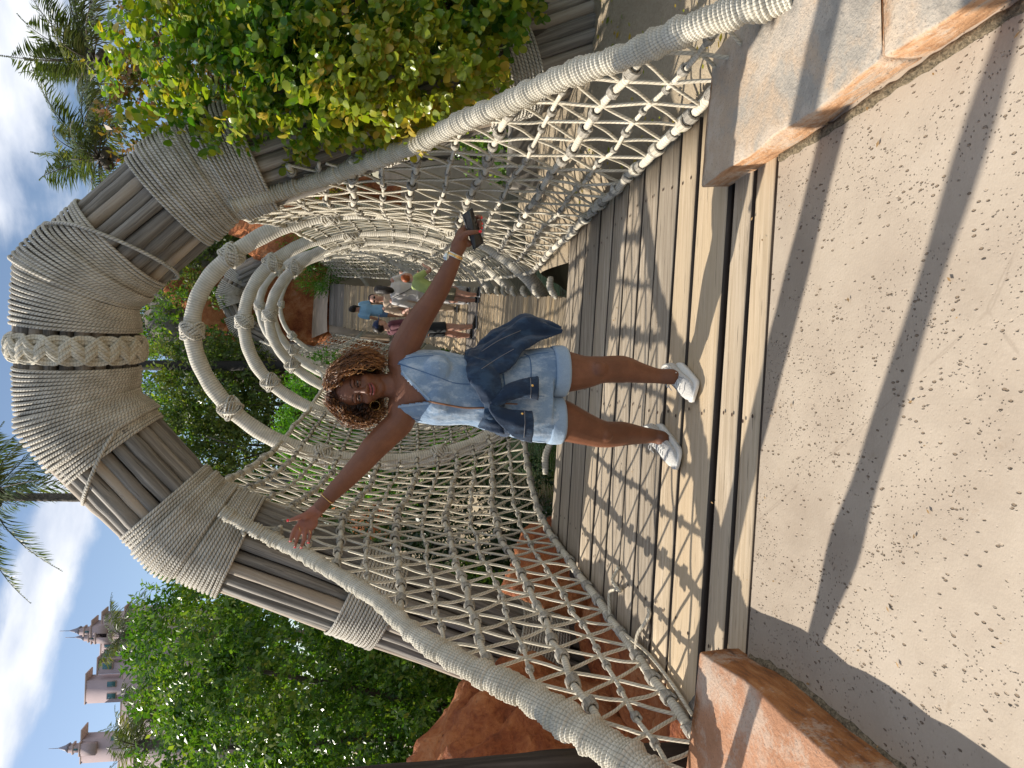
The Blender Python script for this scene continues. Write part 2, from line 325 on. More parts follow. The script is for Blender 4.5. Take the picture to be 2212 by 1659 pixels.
LY = lambda x: 2.335 - .0425 * (x + .08)                                         # near edge of the boardwalk
def slab(xs, ys_lo, ys_hi, z0, z1, name, mat, parent=None):
    mb = MB(); n = len(xs); V = []
    for z in (z0, z1):
        for a in (ys_lo, ys_hi): V += [(x, a[i], z) for i, x in enumerate(xs)]
    q = []
    for i in range(n - 1):
        a = 0; q += [(i + 1, i, n + i, n + i + 1), (2 * n + i, 2 * n + i + 1, 3 * n + i + 1, 3 * n + i), (i, i + 1, 2 * n + i + 1, 2 * n + i), (n + i + 1, n + i, 3 * n + i, 3 * n + i + 1)]
    q += [(0, 2 * n, 3 * n, n), (n - 1, 2 * n - 1, 4 * n - 1, 3 * n - 1)]
    mb.add(V, q); return mb.build(name, mat, parent, smooth=False)
xs = np.linspace(-3.4, 3.4, 20)
tag(slab(xs, xs * 0 - 4, LY(xs) - .012, -.9, 0, 'pavement', m_conc), kind='structure')

# ================================================================ the boardwalk: thirteen planks at the heights where the photo shows their joints
m_edge = wood_mat('gap_shade_edge', (.03, .022, .016), (.075, .055, .04), (.13, .10, .075), 0, 50, .002)  # plank sides coloured dark to put shade into the gaps
decking = thing('boardwalk', 'flat timber boardwalk of wide grey tan planks the woman stands on', 'boardwalk')
YS = [2.335, 2.487, 2.64, 2.705, 2.80, 2.99, 3.19, 3.44, 3.66, 3.90, 4.15, 4.40, 4.70, 4.93, 5.13]
def y_edge(k, x):                              # each joint drawn as a line across, nearly square to the bridge
    t = min(1, max(0, (YS[k] - 2.3) / 2.8)); return YS[k] - (.0425 + .05 * t) * (x - .0)
seq = [(0, 1), (1, 2), (3, 5), (5, 6), (6, 7), (7, 8), (8, 9), (9, 10), (10, 11), (11, 12), (12, 13), (13, 14)]
for n_, (a, b) in enumerate(seq):
    lx = -1.43 + .115 * (YS[a] - 2.83) + random.uniform(-.03, .03) if YS[a] > 2.7 else -1.46; rx = 1.27 - .07 * (YS[a] - 2.9) + random.uniform(-.02, .02)
    if n_ < 2: rx = 1.35
    ga, gb = .011 + random.uniform(0, .005), .010 + random.uniform(0, .005)
    if n_ == 1: gb = .0
    if n_ == 2: ga = .0
    xs = np.linspace(lx, rx, 12); lo = np.array([y_edge(a, x) + ga for x in xs]); hi = np.array([y_edge(b, x) - gb for x in xs])
    wob = np.array([.0015 * math.sin(x * 3 + n_) for x in xs]); top = .0 + random.uniform(-.0035, .0035); cy = (lo.mean() + hi.mean()) / 2
    mb = MB(); P = []
    prof = [(0, -.04), (0, -.004), (.05, 0), (.95, 0), (1, -.004), (1, -.04)]
    for i, x in enumerate(xs):
        for (t, z) in prof: P.append((x, lo[i] + (hi[i] - lo[i]) * t - cy + wob[i], z + .006 * math.sin(x * 1.3 + n_ * 2) * (.3 if n_ > 1 else .1)))
    K = len(prof); q = [(i * K + j, i * K + j + 1, (i + 1) * K + j + 1, (i + 1) * K + j) for i in range(len(xs) - 1) for j in range(K - 1)]
    q += [(i * K, (i + 1) * K, (i + 1) * K + K - 1, i * K + K - 1) for i in range(len(xs) - 1)]
    nsd = len(q); q += [(0, 5, 4, 1), (1, 4, 3, 2)] + [tuple((len(xs) - 1) * K + x for x in f) for f in ((0, 1, 4, 5), (1, 2, 3, 4))]
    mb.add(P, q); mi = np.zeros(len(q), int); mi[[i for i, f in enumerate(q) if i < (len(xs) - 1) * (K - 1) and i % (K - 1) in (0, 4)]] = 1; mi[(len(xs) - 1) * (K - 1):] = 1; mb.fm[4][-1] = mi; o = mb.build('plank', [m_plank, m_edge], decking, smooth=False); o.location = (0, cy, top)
nm = MB(); m_nail = plain('rusty_nail', (.05, .025, .015), .7)
for (a, b) in seq:
    for xx in (-1.05, -.1, 1.0):
        for k in (0, 1):
            for dx in (0,):
                x = xx + random.uniform(-.02, .02) - .08 * (YS[a] > 4) * (1 if xx > 0 else -1); y = y_edge(a, x) * (.72 - .44 * k) + y_edge(b, x) * (.28 + .44 * k)
                th = np.arange(8) / 8 * 2 * math.pi; nm.add(np.stack([x + .0085 * np.cos(th), y + .007 * np.sin(th), np.full(8, .0068)], 1), [(0, 1, 2, 3), (0, 3, 4, 7), (4, 5, 6, 7)])
nm.build('nail', m_nail, decking, kind='stuff')
for y0, y1, z in ((2.60, 2.80, -.035), (2.34, 2.46, -.09), (3.5, 3.62, -.06), (4.75, 4.9, -.06)):
    mb = MB(); box(mb, (-1.4, y0, z - .2), (1.25, y1, z), bev=.01); mb.build('joist', m_beam, decking, smooth=False)
for x in (-1.0, 0, 1.0):
    mb = MB(); box(mb, (x - .07, 2.42, -.3), (x + .07, 5.05, -.062), bev=.01); mb.build('bearer', m_beam, decking, smooth=False)

lv = MB()                                        # dry leaves and grit blown over the paving and boards
for _ in range(60):
    x, y = random.uniform(-1.0, .9), random.choice([random.uniform(.9, 2.3), random.uniform(2.3, 4.8)]); a = random.uniform(0, 6.28); l = random.uniform(.004, .011); d = np.array([math.cos(a), math.sin(a), 0]); s_ = np.array([-d[1], d[0], .25]); c = np.array([x, y, .006 if y < 2.3 else .010])
    lv.add([c - d * l, c - s_ * l * .45, c + d * l, c + s_ * l * .45], [(0, 1, 2, 3)], c=random.uniform(.6, 1.1))
lv.build('leaf_litter', plain('dry_litter', (.28, .17, .07), .8, 0, .5, 9), kind='stuff')

# ================================================================ stone curbs either side of the way in
def curb_mat(name, top, side):
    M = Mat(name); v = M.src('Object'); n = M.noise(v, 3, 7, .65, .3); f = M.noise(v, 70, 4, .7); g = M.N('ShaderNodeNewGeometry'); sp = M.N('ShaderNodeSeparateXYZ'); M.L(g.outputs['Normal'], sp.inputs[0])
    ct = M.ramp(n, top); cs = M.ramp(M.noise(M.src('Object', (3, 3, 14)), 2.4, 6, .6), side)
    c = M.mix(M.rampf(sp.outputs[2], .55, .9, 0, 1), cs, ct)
    worn = M.noise(v, 5, 5, .7); c = M.mix(M.rampf(M.math('ADD', M.math('MULTIPLY', worn, .75), M.math('MULTIPLY', f, .25)), .50, .58, 0, .5), c, top[-1][1])
    sp2 = M.rampf(M.noise(v, 120, 3, .7), .58, .7, 0, .65); c = M.mix(sp2, c, (.09, .08, .07))
    return M.color(c).rough(.85).bump(M.math('ADD', f, M.math('MULTIPLY', n, 2)), .006).m
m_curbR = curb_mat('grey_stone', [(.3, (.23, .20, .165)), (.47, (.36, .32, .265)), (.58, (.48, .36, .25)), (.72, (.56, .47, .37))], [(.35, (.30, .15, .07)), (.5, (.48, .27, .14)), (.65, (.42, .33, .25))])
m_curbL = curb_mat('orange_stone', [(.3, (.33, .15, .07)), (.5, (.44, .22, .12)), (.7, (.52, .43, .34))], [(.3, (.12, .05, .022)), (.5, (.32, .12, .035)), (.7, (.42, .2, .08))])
def stone_block(name, parent, mat, inner, outer, h, seedv, jag=.012, foot=.03, top_in=.02):
    """a long block: inner/outer outline points on the ground, rounded arrises, rough faces"""
    inner, _ = resample(np.array([(x, y, 0) for x, y in inner]), n=40, smooth=False); outer, _ = resample(np.array([(x, y, 0) for x, y in outer]), n=40, smooth=False)
    prof = [(0 + foot, 0, -.05), (foot * .4, 0, .3), (0, 0, .93), (.004, 0, .985), (.014, 0, 1.0)] + [(t, 0, 1.0) for t in np.linspace(.1, .9, 10)] + [(.97, 0, .99), (1, 0, .9), (1, 0, 0)]
    P = []
    for i in range(40):
        a, b = inner[i], outer[i]; d = b - a
        for (t, _, z) in prof:
            p = a + d * t; nn = mnoise.noise(Vector((p[0] * 5 + seedv, p[1] * 5, z * 2))) * jag + mnoise.noise(Vector((p[0] * 22 + seedv, p[1] * 22, z * 4))) * jag * .5
            P.append((p[0] + nn, p[1] + nn * .5, z * h + nn * .5 * (z > .5)))
    K = len(prof); q = [(i * K + j, i * K + j + 1, (i + 1) * K + j + 1, (i + 1) * K + j) for i in range(39) for j in range(K - 1)]
    e0 = [tuple((j, j + 1, K - 2 - j, K - 1 - j)) for j in range(K // 2 - 1)]; q += [f[::-1] for f in e0] + [tuple(39 * K + x for x in f) for f in e0]
    mb = MB(); mb.add(P, q); return mb.build(name, mat, parent)
cr_ = thing('stone_curb', 'long pale grey stone curb with orange worn inner face, right of the boardwalk', 'curb')
stone_block('curbstone', cr_, m_curbR, [(.845, 2.66), (.855, 2.25), (.88, 1.95), (.90, 1.62)], [(1.38, 2.60), (1.40, 2.25), (1.52, 1.95), (1.72, 1.70)], .115, 1, .010)
stone_block('curbstone', cr_, m_curbR, [(.903, 1.612), (.915, 1.3), (.93, .6), (.95, -.8)], [(1.73, 1.69), (1.85, 1.3), (2.1, .6), (2.2, -.8)], .118, 3, .010)
cl_ = thing('stone_curb', 'orange brown stone curb flecked white at the left end of the boardwalk', 'curb')
stone_block('curbstone', cl_, m_curbL, [(-.985, 2.43), (-.955, 2.12), (-.985, 1.5), (-1.0, -.6)], [(-2.0, 2.58), (-2.1, 2.0), (-2.2, 1.2), (-2.3, -.6)], .155, 9, .012, .0)
# gritty mortar along the foot of both curbs
M = Mat('gritty_mortar'); n = M.noise(M.src('Object'), 90, 5, .7); M.color(M.ramp(n, [(.35, (.08, .065, .04)), (.55, (.27, .21, .13)), (.7, (.42, .33, .22))])).rough(.95).bump(n, .02); m_mort = M.m
for par, line in ((cr_, [(.86, 2.28), (.865, 2.05), (.885, 1.75), (.91, 1.3), (.925, .6)]), (cl_, [(-.985, 2.34), (-.955, 2.1), (-.985, 1.5), (-.99, .6)])):
    P, u = resample([(x, y, 0) for x, y in line], .012); mb = MB()
    r = np.array([.017 + .009 * mnoise.noise(Vector(p * 21)) for p in P]); tube(mb, P, r, 8, flat=.45, up=(0, 0, 1)); mb.build('mortar_fillet', m_mort, par)

# ================================================================ bridge line, deck and hoops
ax = lambda y: .10 + .128 * (np.asarray(y, float) - 5)
_zy = np.array([5.0, 5.6, 7.0, 9.3, 11.7, 13.3, 15.0, 16.6, 19.1, 19.6, 20.2, 24]); _zz = np.array([-.03, -.05, -.13, -.26, -.31, -.12, .33, .90, 2.25, 2.52, 2.70, 2.75])
zd = lambda y: np.interp(y, _zy, _zz)
deck = thing('bridge_deck', 'sagging deck of narrow sunlit slats running away through the rope tunnel', 'bridge')
y = 5.19; k = 0
sl = MB(); box(sl, (-.56, -.043, -.03), (.56, .043, 0), bev=.004); sme = [sl.mesh('slat_mesh', m_slat, False)]
sl = MB(); box(sl, (-.58, -.040, -.03), (.56, .040, 0), bev=.006); sme.append(sl.mesh('slat_mesh_b', m_slat, False))
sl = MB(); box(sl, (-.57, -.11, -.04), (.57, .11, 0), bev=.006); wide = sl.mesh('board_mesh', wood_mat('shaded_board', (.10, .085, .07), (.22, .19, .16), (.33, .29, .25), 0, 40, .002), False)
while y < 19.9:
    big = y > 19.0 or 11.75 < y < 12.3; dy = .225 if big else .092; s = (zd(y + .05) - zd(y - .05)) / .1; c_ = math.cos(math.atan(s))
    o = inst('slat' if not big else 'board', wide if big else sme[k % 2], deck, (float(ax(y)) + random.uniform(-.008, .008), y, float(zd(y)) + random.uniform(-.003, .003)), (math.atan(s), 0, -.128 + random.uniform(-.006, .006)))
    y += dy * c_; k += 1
for sx in (-.42, .42):
    ys = np.linspace(5.1, 19.9, 60); mb = MB(); tube(mb, np.stack([ax(ys) + sx, ys, zd(ys) - .075], 1), .04, 8); mb.build('bearer_cable', m_beam, deck)
RINGS = [(7.35, 1.30), (9.4, 1.30), (11.4, 1.30), (13.6, 1.30), (15.4, 1.25)]
RA, RB, RC = 1.30, 1.84, 1.47
hoop_lab = ['nearest big rope wrapped hoop arching over the bridge behind the woman', 'second rope wrapped hoop over the bridge, counted from the woman', 'third rope wrapped hoop over the bridge, counted from the woman', 'fourth rope wrapped hoop over the bridge, above the far walkers', 'fifth rope wrapped hoop, half hidden close behind the fourth one', 'sixth thin shaded hoop framed by the far pole arch', 'last thin shaded hoop just inside the far pole arch']
# four-strand turk's head knot around a hoop
def turk(mb, c, Tn, An, Bn, r, rt, k=5, loops=3):
    t = np.linspace(0, 2 * math.pi, 100)[:-1]
    for s in (0, 1, 2):
        ang = t * loops; off = np.sin(t * 4 + s * .22) * r * .72; rad = r * (1.08 + .10 * np.cos(t * 8 + s)) + rt
        P = c + np.outer(np.cos(ang) * rad, An) + np.outer(np.sin(ang) * rad, Bn) + np.outer(off + (s - 1) * rt * 1.9, Tn)
        tube(mb, P, rt, k, closed=True, cap=False)
def make_hoop(y, a, b, zc, r, lab, far=False, yaw=-.128, xc=None):
    h = thing('rope_hoop', lab, 'hoop', 'rope wrapped hoops over the bridge'); n = 220
    th = np.linspace(0, 2 * math.pi, n, endpoint=False) + math.pi / 2
    xc = float(ax(y)) if xc is None else xc; ex = np.array([math.cos(yaw), math.sin(yaw), 0]); ez = np.array([0, 0, 1.0]); C = np.array([xc, y, zc])
    wob = 1 + .006 * np.sin(th * 5 + y)
    P = C + np.outer(np.cos(th) * a * wob, ex) + np.outer(np.sin(th) * b * wob, ez); mb = MB()
    rr = r * (1 + .03 * np.sin(np.arange(n) * .9) + .02 * np.sin(np.arange(n) * .37 + y)); tube(mb, P, rr, 14, closed=True, cap=False, up=(0, 1, 0)); mb.build('cord_wrapping', m_hoop, h)
    T, A, B = frames(P, (0, 1, 0), True)
    for ang in (90, 54, 126, 18, 162, -22, 202):
        i = int(((ang - 90) % 360) / 360 * n) % n; mb = MB(); turk(mb, P[i], T[i], A[i], B[i], r, .0135 if not far else .02, 4); mb.build('cord_knot', m_hoop, h)
    return h
for i, (yy, a) in enumerate(RINGS):
    make_hoop(yy, RA, RB, float(zd(yy)) + RC, .080, hoop_lab[i])
make_hoop(17.3, 1.25, 1.5, 2.1, .055, hoop_lab[5], True); make_hoop(19.2, 1.25, 1.5, 2.95, .055, hoop_lab[6], True)

# ================================================================ arches of bundled poles
def bundle_arch(lab, nodes, rad, pole_r, bands, nrm, detail=True, bridx=True, rope_r=.0105, grp='bundled pole arches'):
    A_ = thing('pole_arch', lab, 'arch'); nodes = [np.array(p, float) for p in nodes]; nrm = unit(nrm)
    npole = int(2 * math.pi * (rad - pole_r) / (2 * pole_r * .90)); seg = []
    for i in range(len(nodes) - 1):
        a, b = nodes[i], nodes[i + 1]; d = unit(b - a); s = np.cross(nrm, d); seg.append((a, b, d, s)); Ln = np.linalg.norm(b - a)
        core = MB(); tube(core, [a - d * .1, b + d * .1], rad - 1.75 * pole_r, 14); core.build('core_log', m_beam, A_)
        for k in range(npole):
            th = (k + random.uniform(-.12, .12)) / npole * 2 * math.pi; pr = pole_r * random.uniform(.78, 1.15); rr = rad - pole_r + random.uniform(-.016, .013)
            o = (nrm * math.cos(th) + s * math.sin(th)) * rr; e0, e1 = random.uniform(-.06, .12), random.uniform(-.06, .12)
            nn = 14; ts = np.linspace(-e0, Ln + e1, nn); mb = MB(); loc = a + o
            # local frame: Z along the pole so grain and nodes follow it
            wv = .006 * np.sin(ts * 4 + k)
            Pp = np.stack([wv, wv * .5, ts], 1); r_ = pr * (1 + .05 * np.sin(ts * 7 + k * 2)); r_[(np.arange(nn) + k) % 5 == 0] *= 1.09
            tube(mb, Pp, r_, 9, up=(1, 0, 0)); Mx = Matrix(((nrm[0], s[0], d[0], loc[0]), (nrm[1], s[1], d[1], loc[1]), (nrm[2], s[2], d[2], loc[2]), (0, 0, 0, 1)))
            ob = mb.build('pole', m_pole, A_); ob.matrix_basis = Mx
    # rope bands: continuous coils that follow the bends
    Ls = np.concatenate([[0], np.cumsum([np.linalg.norm(nodes[i + 1] - nodes[i]) for i in range(len(nodes) - 1)])])
    def frame_at(t):
        i = int(np.clip(np.searchsorted(Ls, t) - 1, 0, len(seg) - 1)); a, b, d, s = seg[i]; p = a + d * (t - Ls[i]); w_ = .32; dd = d.copy()
        for j in range(1, len(nodes) - 1):
            u = (t - Ls[j]) / w_
            if abs(u) < 1: dd = unit(seg[j - 1][2] * (.5 - .5 * u) + seg[j][2] * (.5 + .5 * u))
        return p, dd, np.cross(nrm, dd)
    for (t0, t1, lay, tilt, kk) in bands:
        mb = MB(); n_t = max(2, int((t1 - t0) / (rope_r * 2.22))); na = 44 if detail else 20; pts = []
        for c in range(n_t):
            for a in range(na):
                th = a / na * 2 * math.pi; t = t0 + (c + a / na) * (t1 - t0) / n_t
                p, dd, ss = frame_at(t); rr = rad + rope_r * (.6 + 1.4 * lay) + .003 * math.sin(c * 2.1 + kk) + .0035 * math.sin(a * .9 + c * .3)
                sh = tilt * math.sin(th + kk) * + .002 * math.sin(c * 1.7 + th * 2)
                bend = 0
                pts.append(p + (nrm * math.cos(th) + ss * math.sin(th)) * rr + dd * sh)
        tube(mb, np.array(pts), rope_r * random.uniform(.97, 1.05), 6, up=(0.3, 1, .2), us=1); mb.build('rope_binding', m_bind, A_)
    return A_, frame_at, Ls
yaw = .10; nrmA = np.array([-math.sin(-yaw) * -1, 1, 0]); nrmA = unit([yaw, 1, 0])
def onplane(U, V, y0=4.95): d = ray(U, V); t = (y0) / (d @ np.array([yaw, 1, 0])); return EYEP + d * t
bl, sl_, al, ar, sr, br = onplane(176, 1330), onplane(520, 412), onplane(770, 172), onplane(1050, 168), onplane(1285, 440), onplane(1592, 1330)
nodesA = [bl, sl_, al, ar, sr, br]; Ltot = np.cumsum([0] + [np.linalg.norm(nodesA[i + 1] - nodesA[i]) for i in range(5)])
l1, l2, l3, l4, l5 = Ltot[1:]
bandsA = [(l1 * .24 - .2, l1 * .24 + .2, 0, .05, 0), (l1 * .62 - .17, l1 * .62 + .17, 0, -.04, .3), (l1 - .36, l1 - .12, 1, .10, .7), (l1 - .30, l1 + .26, 0, -.05, 0), (l1 - .1, l1 + .16, 1.7, -.09, 1.4),
          (l2 - .34, l2 + .16, 0, .09, .2), (l2 + .02, l2 + .30, 1, .03, 0), (l2 - .24, l2 + .06, 2, -.10, .8),
          (l3 - .30, l3 + .06, 1, -.03, 0), (l3 - .1, l3 + .38, 0, -.09, .2), (l3 - .02, l3 + .2, 2, .11, 1.0),
          (l4 - .30, l4 + .34, 0, .06, .2), (l4 - .22, l4 + .02, 1, -.12, .5), (l4 + .1, l4 + .36, 1.6, .12, .9), (l4 + .70 * (l5 - l4) - .2, l4 + .70 * (l5 - l4) + .2, 0, .04, 0), (l4 + .43 * (l5 - l4) - .16, l4 + .43 * (l5 - l4) + .16, 0, .03, 0)]
archA, frA, LsA = bundle_arch('huge near arch of bundled grey poles lashed with pale rope, framing the bridge', nodesA, .335, .046, bandsA, nrmA)
# loose turns hanging off the lashings
for t0, t1, ph, lay in ((l2 - .48, l2 - .1, .3, .6), (l3 + .1, l3 + .5, -.5, .9)):
    th = np.linspace(0, 2 * math.pi, 70); pts = []
    for a in th:
        p, dd, ss = frA((t0 + t1) / 2 + (t1 - t0) / 2 * math.sin(a + ph)); sag = .07 * max(0, math.sin(a * .5)) ** 8 if lay > 1.4 else 0
        v = nrmA * math.cos(a) + ss * math.sin(a); pts.append(p + v * (.345 + .011 * 2 * lay) + np.array([0, 0, -sag * 2]) * (v[2] < -.2))
    mb = MB(); tube(mb, np.array(pts), .0115, 6); mb.build('loose_rope', m_bind, archA)
# three-ply braid round the crown, each ply of several ropes
tm = (l2 + l3) / 2
for ply in range(3):
    for sub in range(5):
        th = np.linspace(0, 2 * math.pi, 180); pts = []
        for a in th:
            ph = a * 6 + ply * 2 * math.pi / 3; off = .058 * math.sin(ph); up = .012 + .020 * math.cos(2 * ph)
            p, dd, ss = frA(tm + off + (sub - 2) * .0205 * (.55 + .45 * abs(math.cos(ph))))
            v = nrmA * math.cos(a) + ss * math.sin(a); pts.append(p + v * (.345 + up + .010 + .006 * (sub % 2)))
        mb = MB(); tube(mb, np.array(pts[:-1]), .0112, 6, closed=True, cap=False); mb.build('braid_rope', m_wrap, archA)
# the far arch where the bridge lands
nF = [at(1190, 800, 21.2), at(1130, 655, 21.2), at(1072, 520, 21.2), at(1022, 494, 21.2), at(955, 520, 21.2), at(905, 590, 21.2), at(868, 700, 21.2), at(850, 800, 21.2)]
lf = np.cumsum([0] + [np.linalg.norm(nF[i + 1] - nF[i]) for i in range(7)])
bandsF = [(lf[i] - .35, lf[i] + .35, 0, .05, i) for i in range(1, 7)] + [(lf[1] + .8, lf[1] + 1.15, 0, 0, 0), (lf[5] + .7, lf[5] + 1.0, 0, 0, 0)]
bundle_arch('distant blue grey arch of bundled poles at the far end of the bridge', nF, .36, .075, bandsF, unit([.1, 1, 0]), False, False, .02)
# ================================================================ rope nets
eL = lambda y: 1.11 + .1255 * (5.3 - np.clip(y, -9, 5.3)); eR = lambda y: 1.11 + .07 * (5.0 - np.clip(y, -9, 5.0))
NK = 13
LEAN = {-1: -.27, 1: .13}
def netP(side, y, v):
    """point of the net: y along the way, v 0 at the deck edge .. 1 at the top border"""
    y = np.asarray(y, float); v = np.asarray(v, float)
    e = eL(y) if side < 0 else eR(y)
    zp0 = .035; xa = side * (e + (.10 if side < 0 else .07) * np.sin(np.pi * np.clip(v, 0, 1)) + LEAN[side] * v); za = zp0 + v * 2.52
    th = R(-52) + v * R(84); xt = ax(y) + side * RA * np.cos(th) * .985; zt = zd(y) + RC + RB * np.sin(th); zt = np.where(v < .02, np.maximum(zt, zd(y) + .02), zt)
    s = np.clip((y - 5.0) / 2.1, 0, 1); s = s * s * (3 - 2 * s)
    far = np.clip((y - 15.5) / 4, 0, 1); zt = zt - far * v * .55
    return np.stack([xa * (1 - s) + xt * s, y * np.ones_like(v), za * (1 - s) + zt * s], -1)
def rail_path(side):
    if side < 0: pix = [(556, 478), (489, 600), (399, 762), (289, 900), (219, 1008), (159, 1138), (92, 1240), (19, 1345), (-70, 1470)]
    else: pix = [(1214, 500), (1255, 640), (1309, 800), (1362, 930), (1410, 1030), (1444, 1110), (1500, 1240), (1539, 1350), (1583, 1455), (1625, 1570), (1672, 1715)]
    out = []
    for i, (U, V) in enumerate(pix):
        d = ray(U, V); y = 5.0
        for _ in range(60):
            e = (eL(y) if side < 0 else eR(y)); z = (EYEP + d * (y / d[1]))[2]; v = np.clip((z - .035) / 2.52, 0, 1)
            x = side * (e + (.10 if side < 0 else .07) * math.sin(math.pi * v) + LEAN[side] * v); yn = x / d[0] * d[1]; y = .5 * y + .5 * yn
        y = min(y, 4.62); out.append(EYEP + d * (y / d[1]))
    return np.array(out)
rails = {s: rail_path(s) for s in (-1, 1)}
def v_rail(side, y):
    P = rails[side]; o = np.argsort(P[:, 1]); z = np.interp(y, P[o, 1], P[o, 2], left=-1, right=9); return np.where((side < 0) & (y < 5.05), np.minimum((z - .035) / 2.52, .86), (z - .035) / 2.52)
knot = MB()                                              # lashed crossing: a squat bundle with cord turns
for k in range(3):
    th = np.linspace(0, 2 * math.pi, 13)[:-1]; zc = (k - 1) * .0095
    tube(knot, np.stack([np.cos(th) * .0175, np.full(12, zc), np.sin(th) * .0175], 1), .0068, 5, closed=True, cap=False)
th = np.linspace(0, 2 * math.pi, 15)[:-1]
tube(knot, np.stack([np.cos(th) * .012 + .004, np.sin(th) * .021, np.sin(th) * .017], 1), .0068, 5, closed=True, cap=False); blob(knot, (0, 0, 0), (.016, .017, .016), 1)
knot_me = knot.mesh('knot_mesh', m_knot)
bigk = MB()
for k in range(4):
    th = np.linspace(0, 2 * math.pi, 15)[:-1]; tube(bigk, np.stack([np.cos(th) * .025, np.full(14, (k - 1.5) * .011), np.sin(th) * .025], 1), .0072, 5, closed=True, cap=False)
th = np.linspace(0, 2 * math.pi, 17)[:-1]; tube(bigk, np.stack([np.cos(th) * .014 + .012, np.sin(th) * .03, np.sin(th) * .024], 1), .0075, 5, closed=True, cap=False)
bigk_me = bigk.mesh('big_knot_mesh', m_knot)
YEND = 19.6; DS = .205
def make_net(side, lab):
    net = thing('rope_net', lab, 'net'); near, far_k = [], MB(); nr = random.Random(5 + side)
    jit = {}
    def node(k, j):                                     # lattice node: j counts half steps
        key = (k, j)
        if key not in jit: jit[key] = (nr.uniform(-.020, .020), nr.uniform(-.014, .014), nr.uniform(-.010, .010))
        a, b, c = jit[key]; y = 1.5 + j * DS / 2; return netP(side, y, k / NK) + np.array([c, a, b if k else 0])
    jmax = int((YEND - 1.5) / (DS / 2)); ok = lambda k, j: 0 <= j <= jmax and k / NK < v_rail(side, 1.5 + j * DS / 2)
    # lengthwise ropes
    for k in range(NK + 1):
        js = [j for j in range(k % 2, jmax, 2) if ok(k, j)]
        if len(js) < 3: continue
        j0 = js[0]; pts = [node(k, j) for j in js]
        y0 = pts[0][1]                                   # first point on the rail itself
        for yy in np.linspace(y0, y0 - DS, 12):
            if k / NK >= v_rail(side, yy): break
        if k: pts = [netP(side, yy, k / NK)] + pts
        thick = (k % 2 == 0) or k == NK; P, u = resample(pts, .012 if thick else .02) if False else (None, None)
        nearp = [p for p in pts if p[1] < 7.2]; farp = [p for p in pts if p[1] >= 7.0]
        base = .0175 if thick else .0105
        if k == 0: base = .023
        if k == NK: base = .026
        mb = MB()
        if len(nearp) > 1:
            P, u = resample(nearp + farp[:1], .010); # wraps bulge between the knots
            yn = (P[:, 1] - 1.5 - (k % 2) * DS / 2) / DS * math.pi
            prof = 1 + (.24 if thick else .10) * (np.abs(np.sin(yn)) - .6); r = base * prof * (1 + .05 * np.sin(u * 430))
            P = P + np.stack([.003 * np.sin(u * 9 + k), 0 * u, .0035 * np.sin(u * 13 + k)], 1); tube(mb, P, r, 8, u=u)
        if len(farp) > 1: P, u = resample(farp, .10); tube(mb, P, base * 1.0 * (1 + .12 * np.sin(u * 31)), 6, u=u)
        mb.build('border_rope' if k in (0, NK) else 'lengthwise_rope', m_wrap, net)
        for j in js:
            p = node(k, j); y = p[1]; t = node(k, j + 2) - p if j + 2 <= jmax else np.array([0, 1, 0]); (near if y < 6.9 else []).append((p, t, thick))
            if y >= 6.9:
                s = 1.5 if thick else 1.15; blob(far_k, p, (.019 * s, .026 * s, .019 * s), 1)
    # diagonal ropes
    for dr in (1, -1):
        for j0 in range(-NK, jmax + NK, 2):
            run = []; runs = []
            for k in range(NK + 1):
                j = j0 + k * dr
                if dr < 0: j = j0 - k
                if ok(k, j): run.append((k, j))
                else:
                    if len(run) > 1: runs.append(run)
                    run = []
            if len(run) > 1: runs.append(run)
            for run in runs:
                pts = []
                for a in range(len(run)):
                    p = node(*run[a]); pts.append(p)
                    if a + 1 < len(run):
                        p2 = node(*run[a + 1]); pts.append((p + p2) / 2 + np.array([side * nr.uniform(-.004, .008), nr.uniform(-.008, .008), nr.uniform(-.012, .003)]))
                # tie the loose end up to the rail
                k, j = run[-1] if dr else run[-1]
                for (kk, jj), ins in (((run[-1][0] + 1, run[-1][1] + (dr if dr > 0 else -1)), 1),):
                    if kk <= NK and jj >= 0 and not ok(kk, jj) and jj < jmax:
                        a, b = node(*run[-1]), netP(side, 1.5 + jj * DS / 2, kk / NK)
                        for tt in np.linspace(.1, 1, 10):
                            m = a + (b - a) * tt
                            if (m[2] - .035) / 2.52 > v_rail(side, m[1]): pts.append(m); break
                pts = np.array(pts); nearby = pts[:, 1].min() < 6.5; P, u = resample(pts, .022 if nearby else .09, smooth=nearby)
                mb = MB(); tube(mb, P, .0086 if nearby else .0098, 6 if nearby else 4, u=u, us=1); mb.build('diagonal_rope', m_rope, net)
    for (p, t, thick) in near:
        t = unit(t); z = np.array([0, 0, 1.0]); x = unit(np.cross(t, z)); z = np.cross(x, t); rr = nr.uniform(0, 6.28); s = (1.0 if thick else .9) * nr.uniform(.88, 1.15)
        xx = x * math.cos(rr) + z * math.sin(rr); zz = -x * math.sin(rr) + z * math.cos(rr)
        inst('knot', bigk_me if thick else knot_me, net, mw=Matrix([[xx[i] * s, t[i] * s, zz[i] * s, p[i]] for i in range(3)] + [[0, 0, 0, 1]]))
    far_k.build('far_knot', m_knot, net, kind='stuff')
    # the thick handrail, served with cord: ridged, lumpy
    P0 = rails[side]; P, u = resample(P0, .0032); tt = u / u[-1]
    fat = (.045 + .030 * np.clip((tt - .45) * 2.5, 0, 1)) if side < 0 else (.047 + .005 * tt)
    lump = 1 + .09 * np.sin(u * 27 + 1) * np.sin(u * 11) + .06 * np.sin(u * 61 + 2 * side) + .03 * np.sin(u * 140)
    pitch = .0178; ph = u / pitch; rid = np.abs(np.sin(ph * math.pi)) ** .7
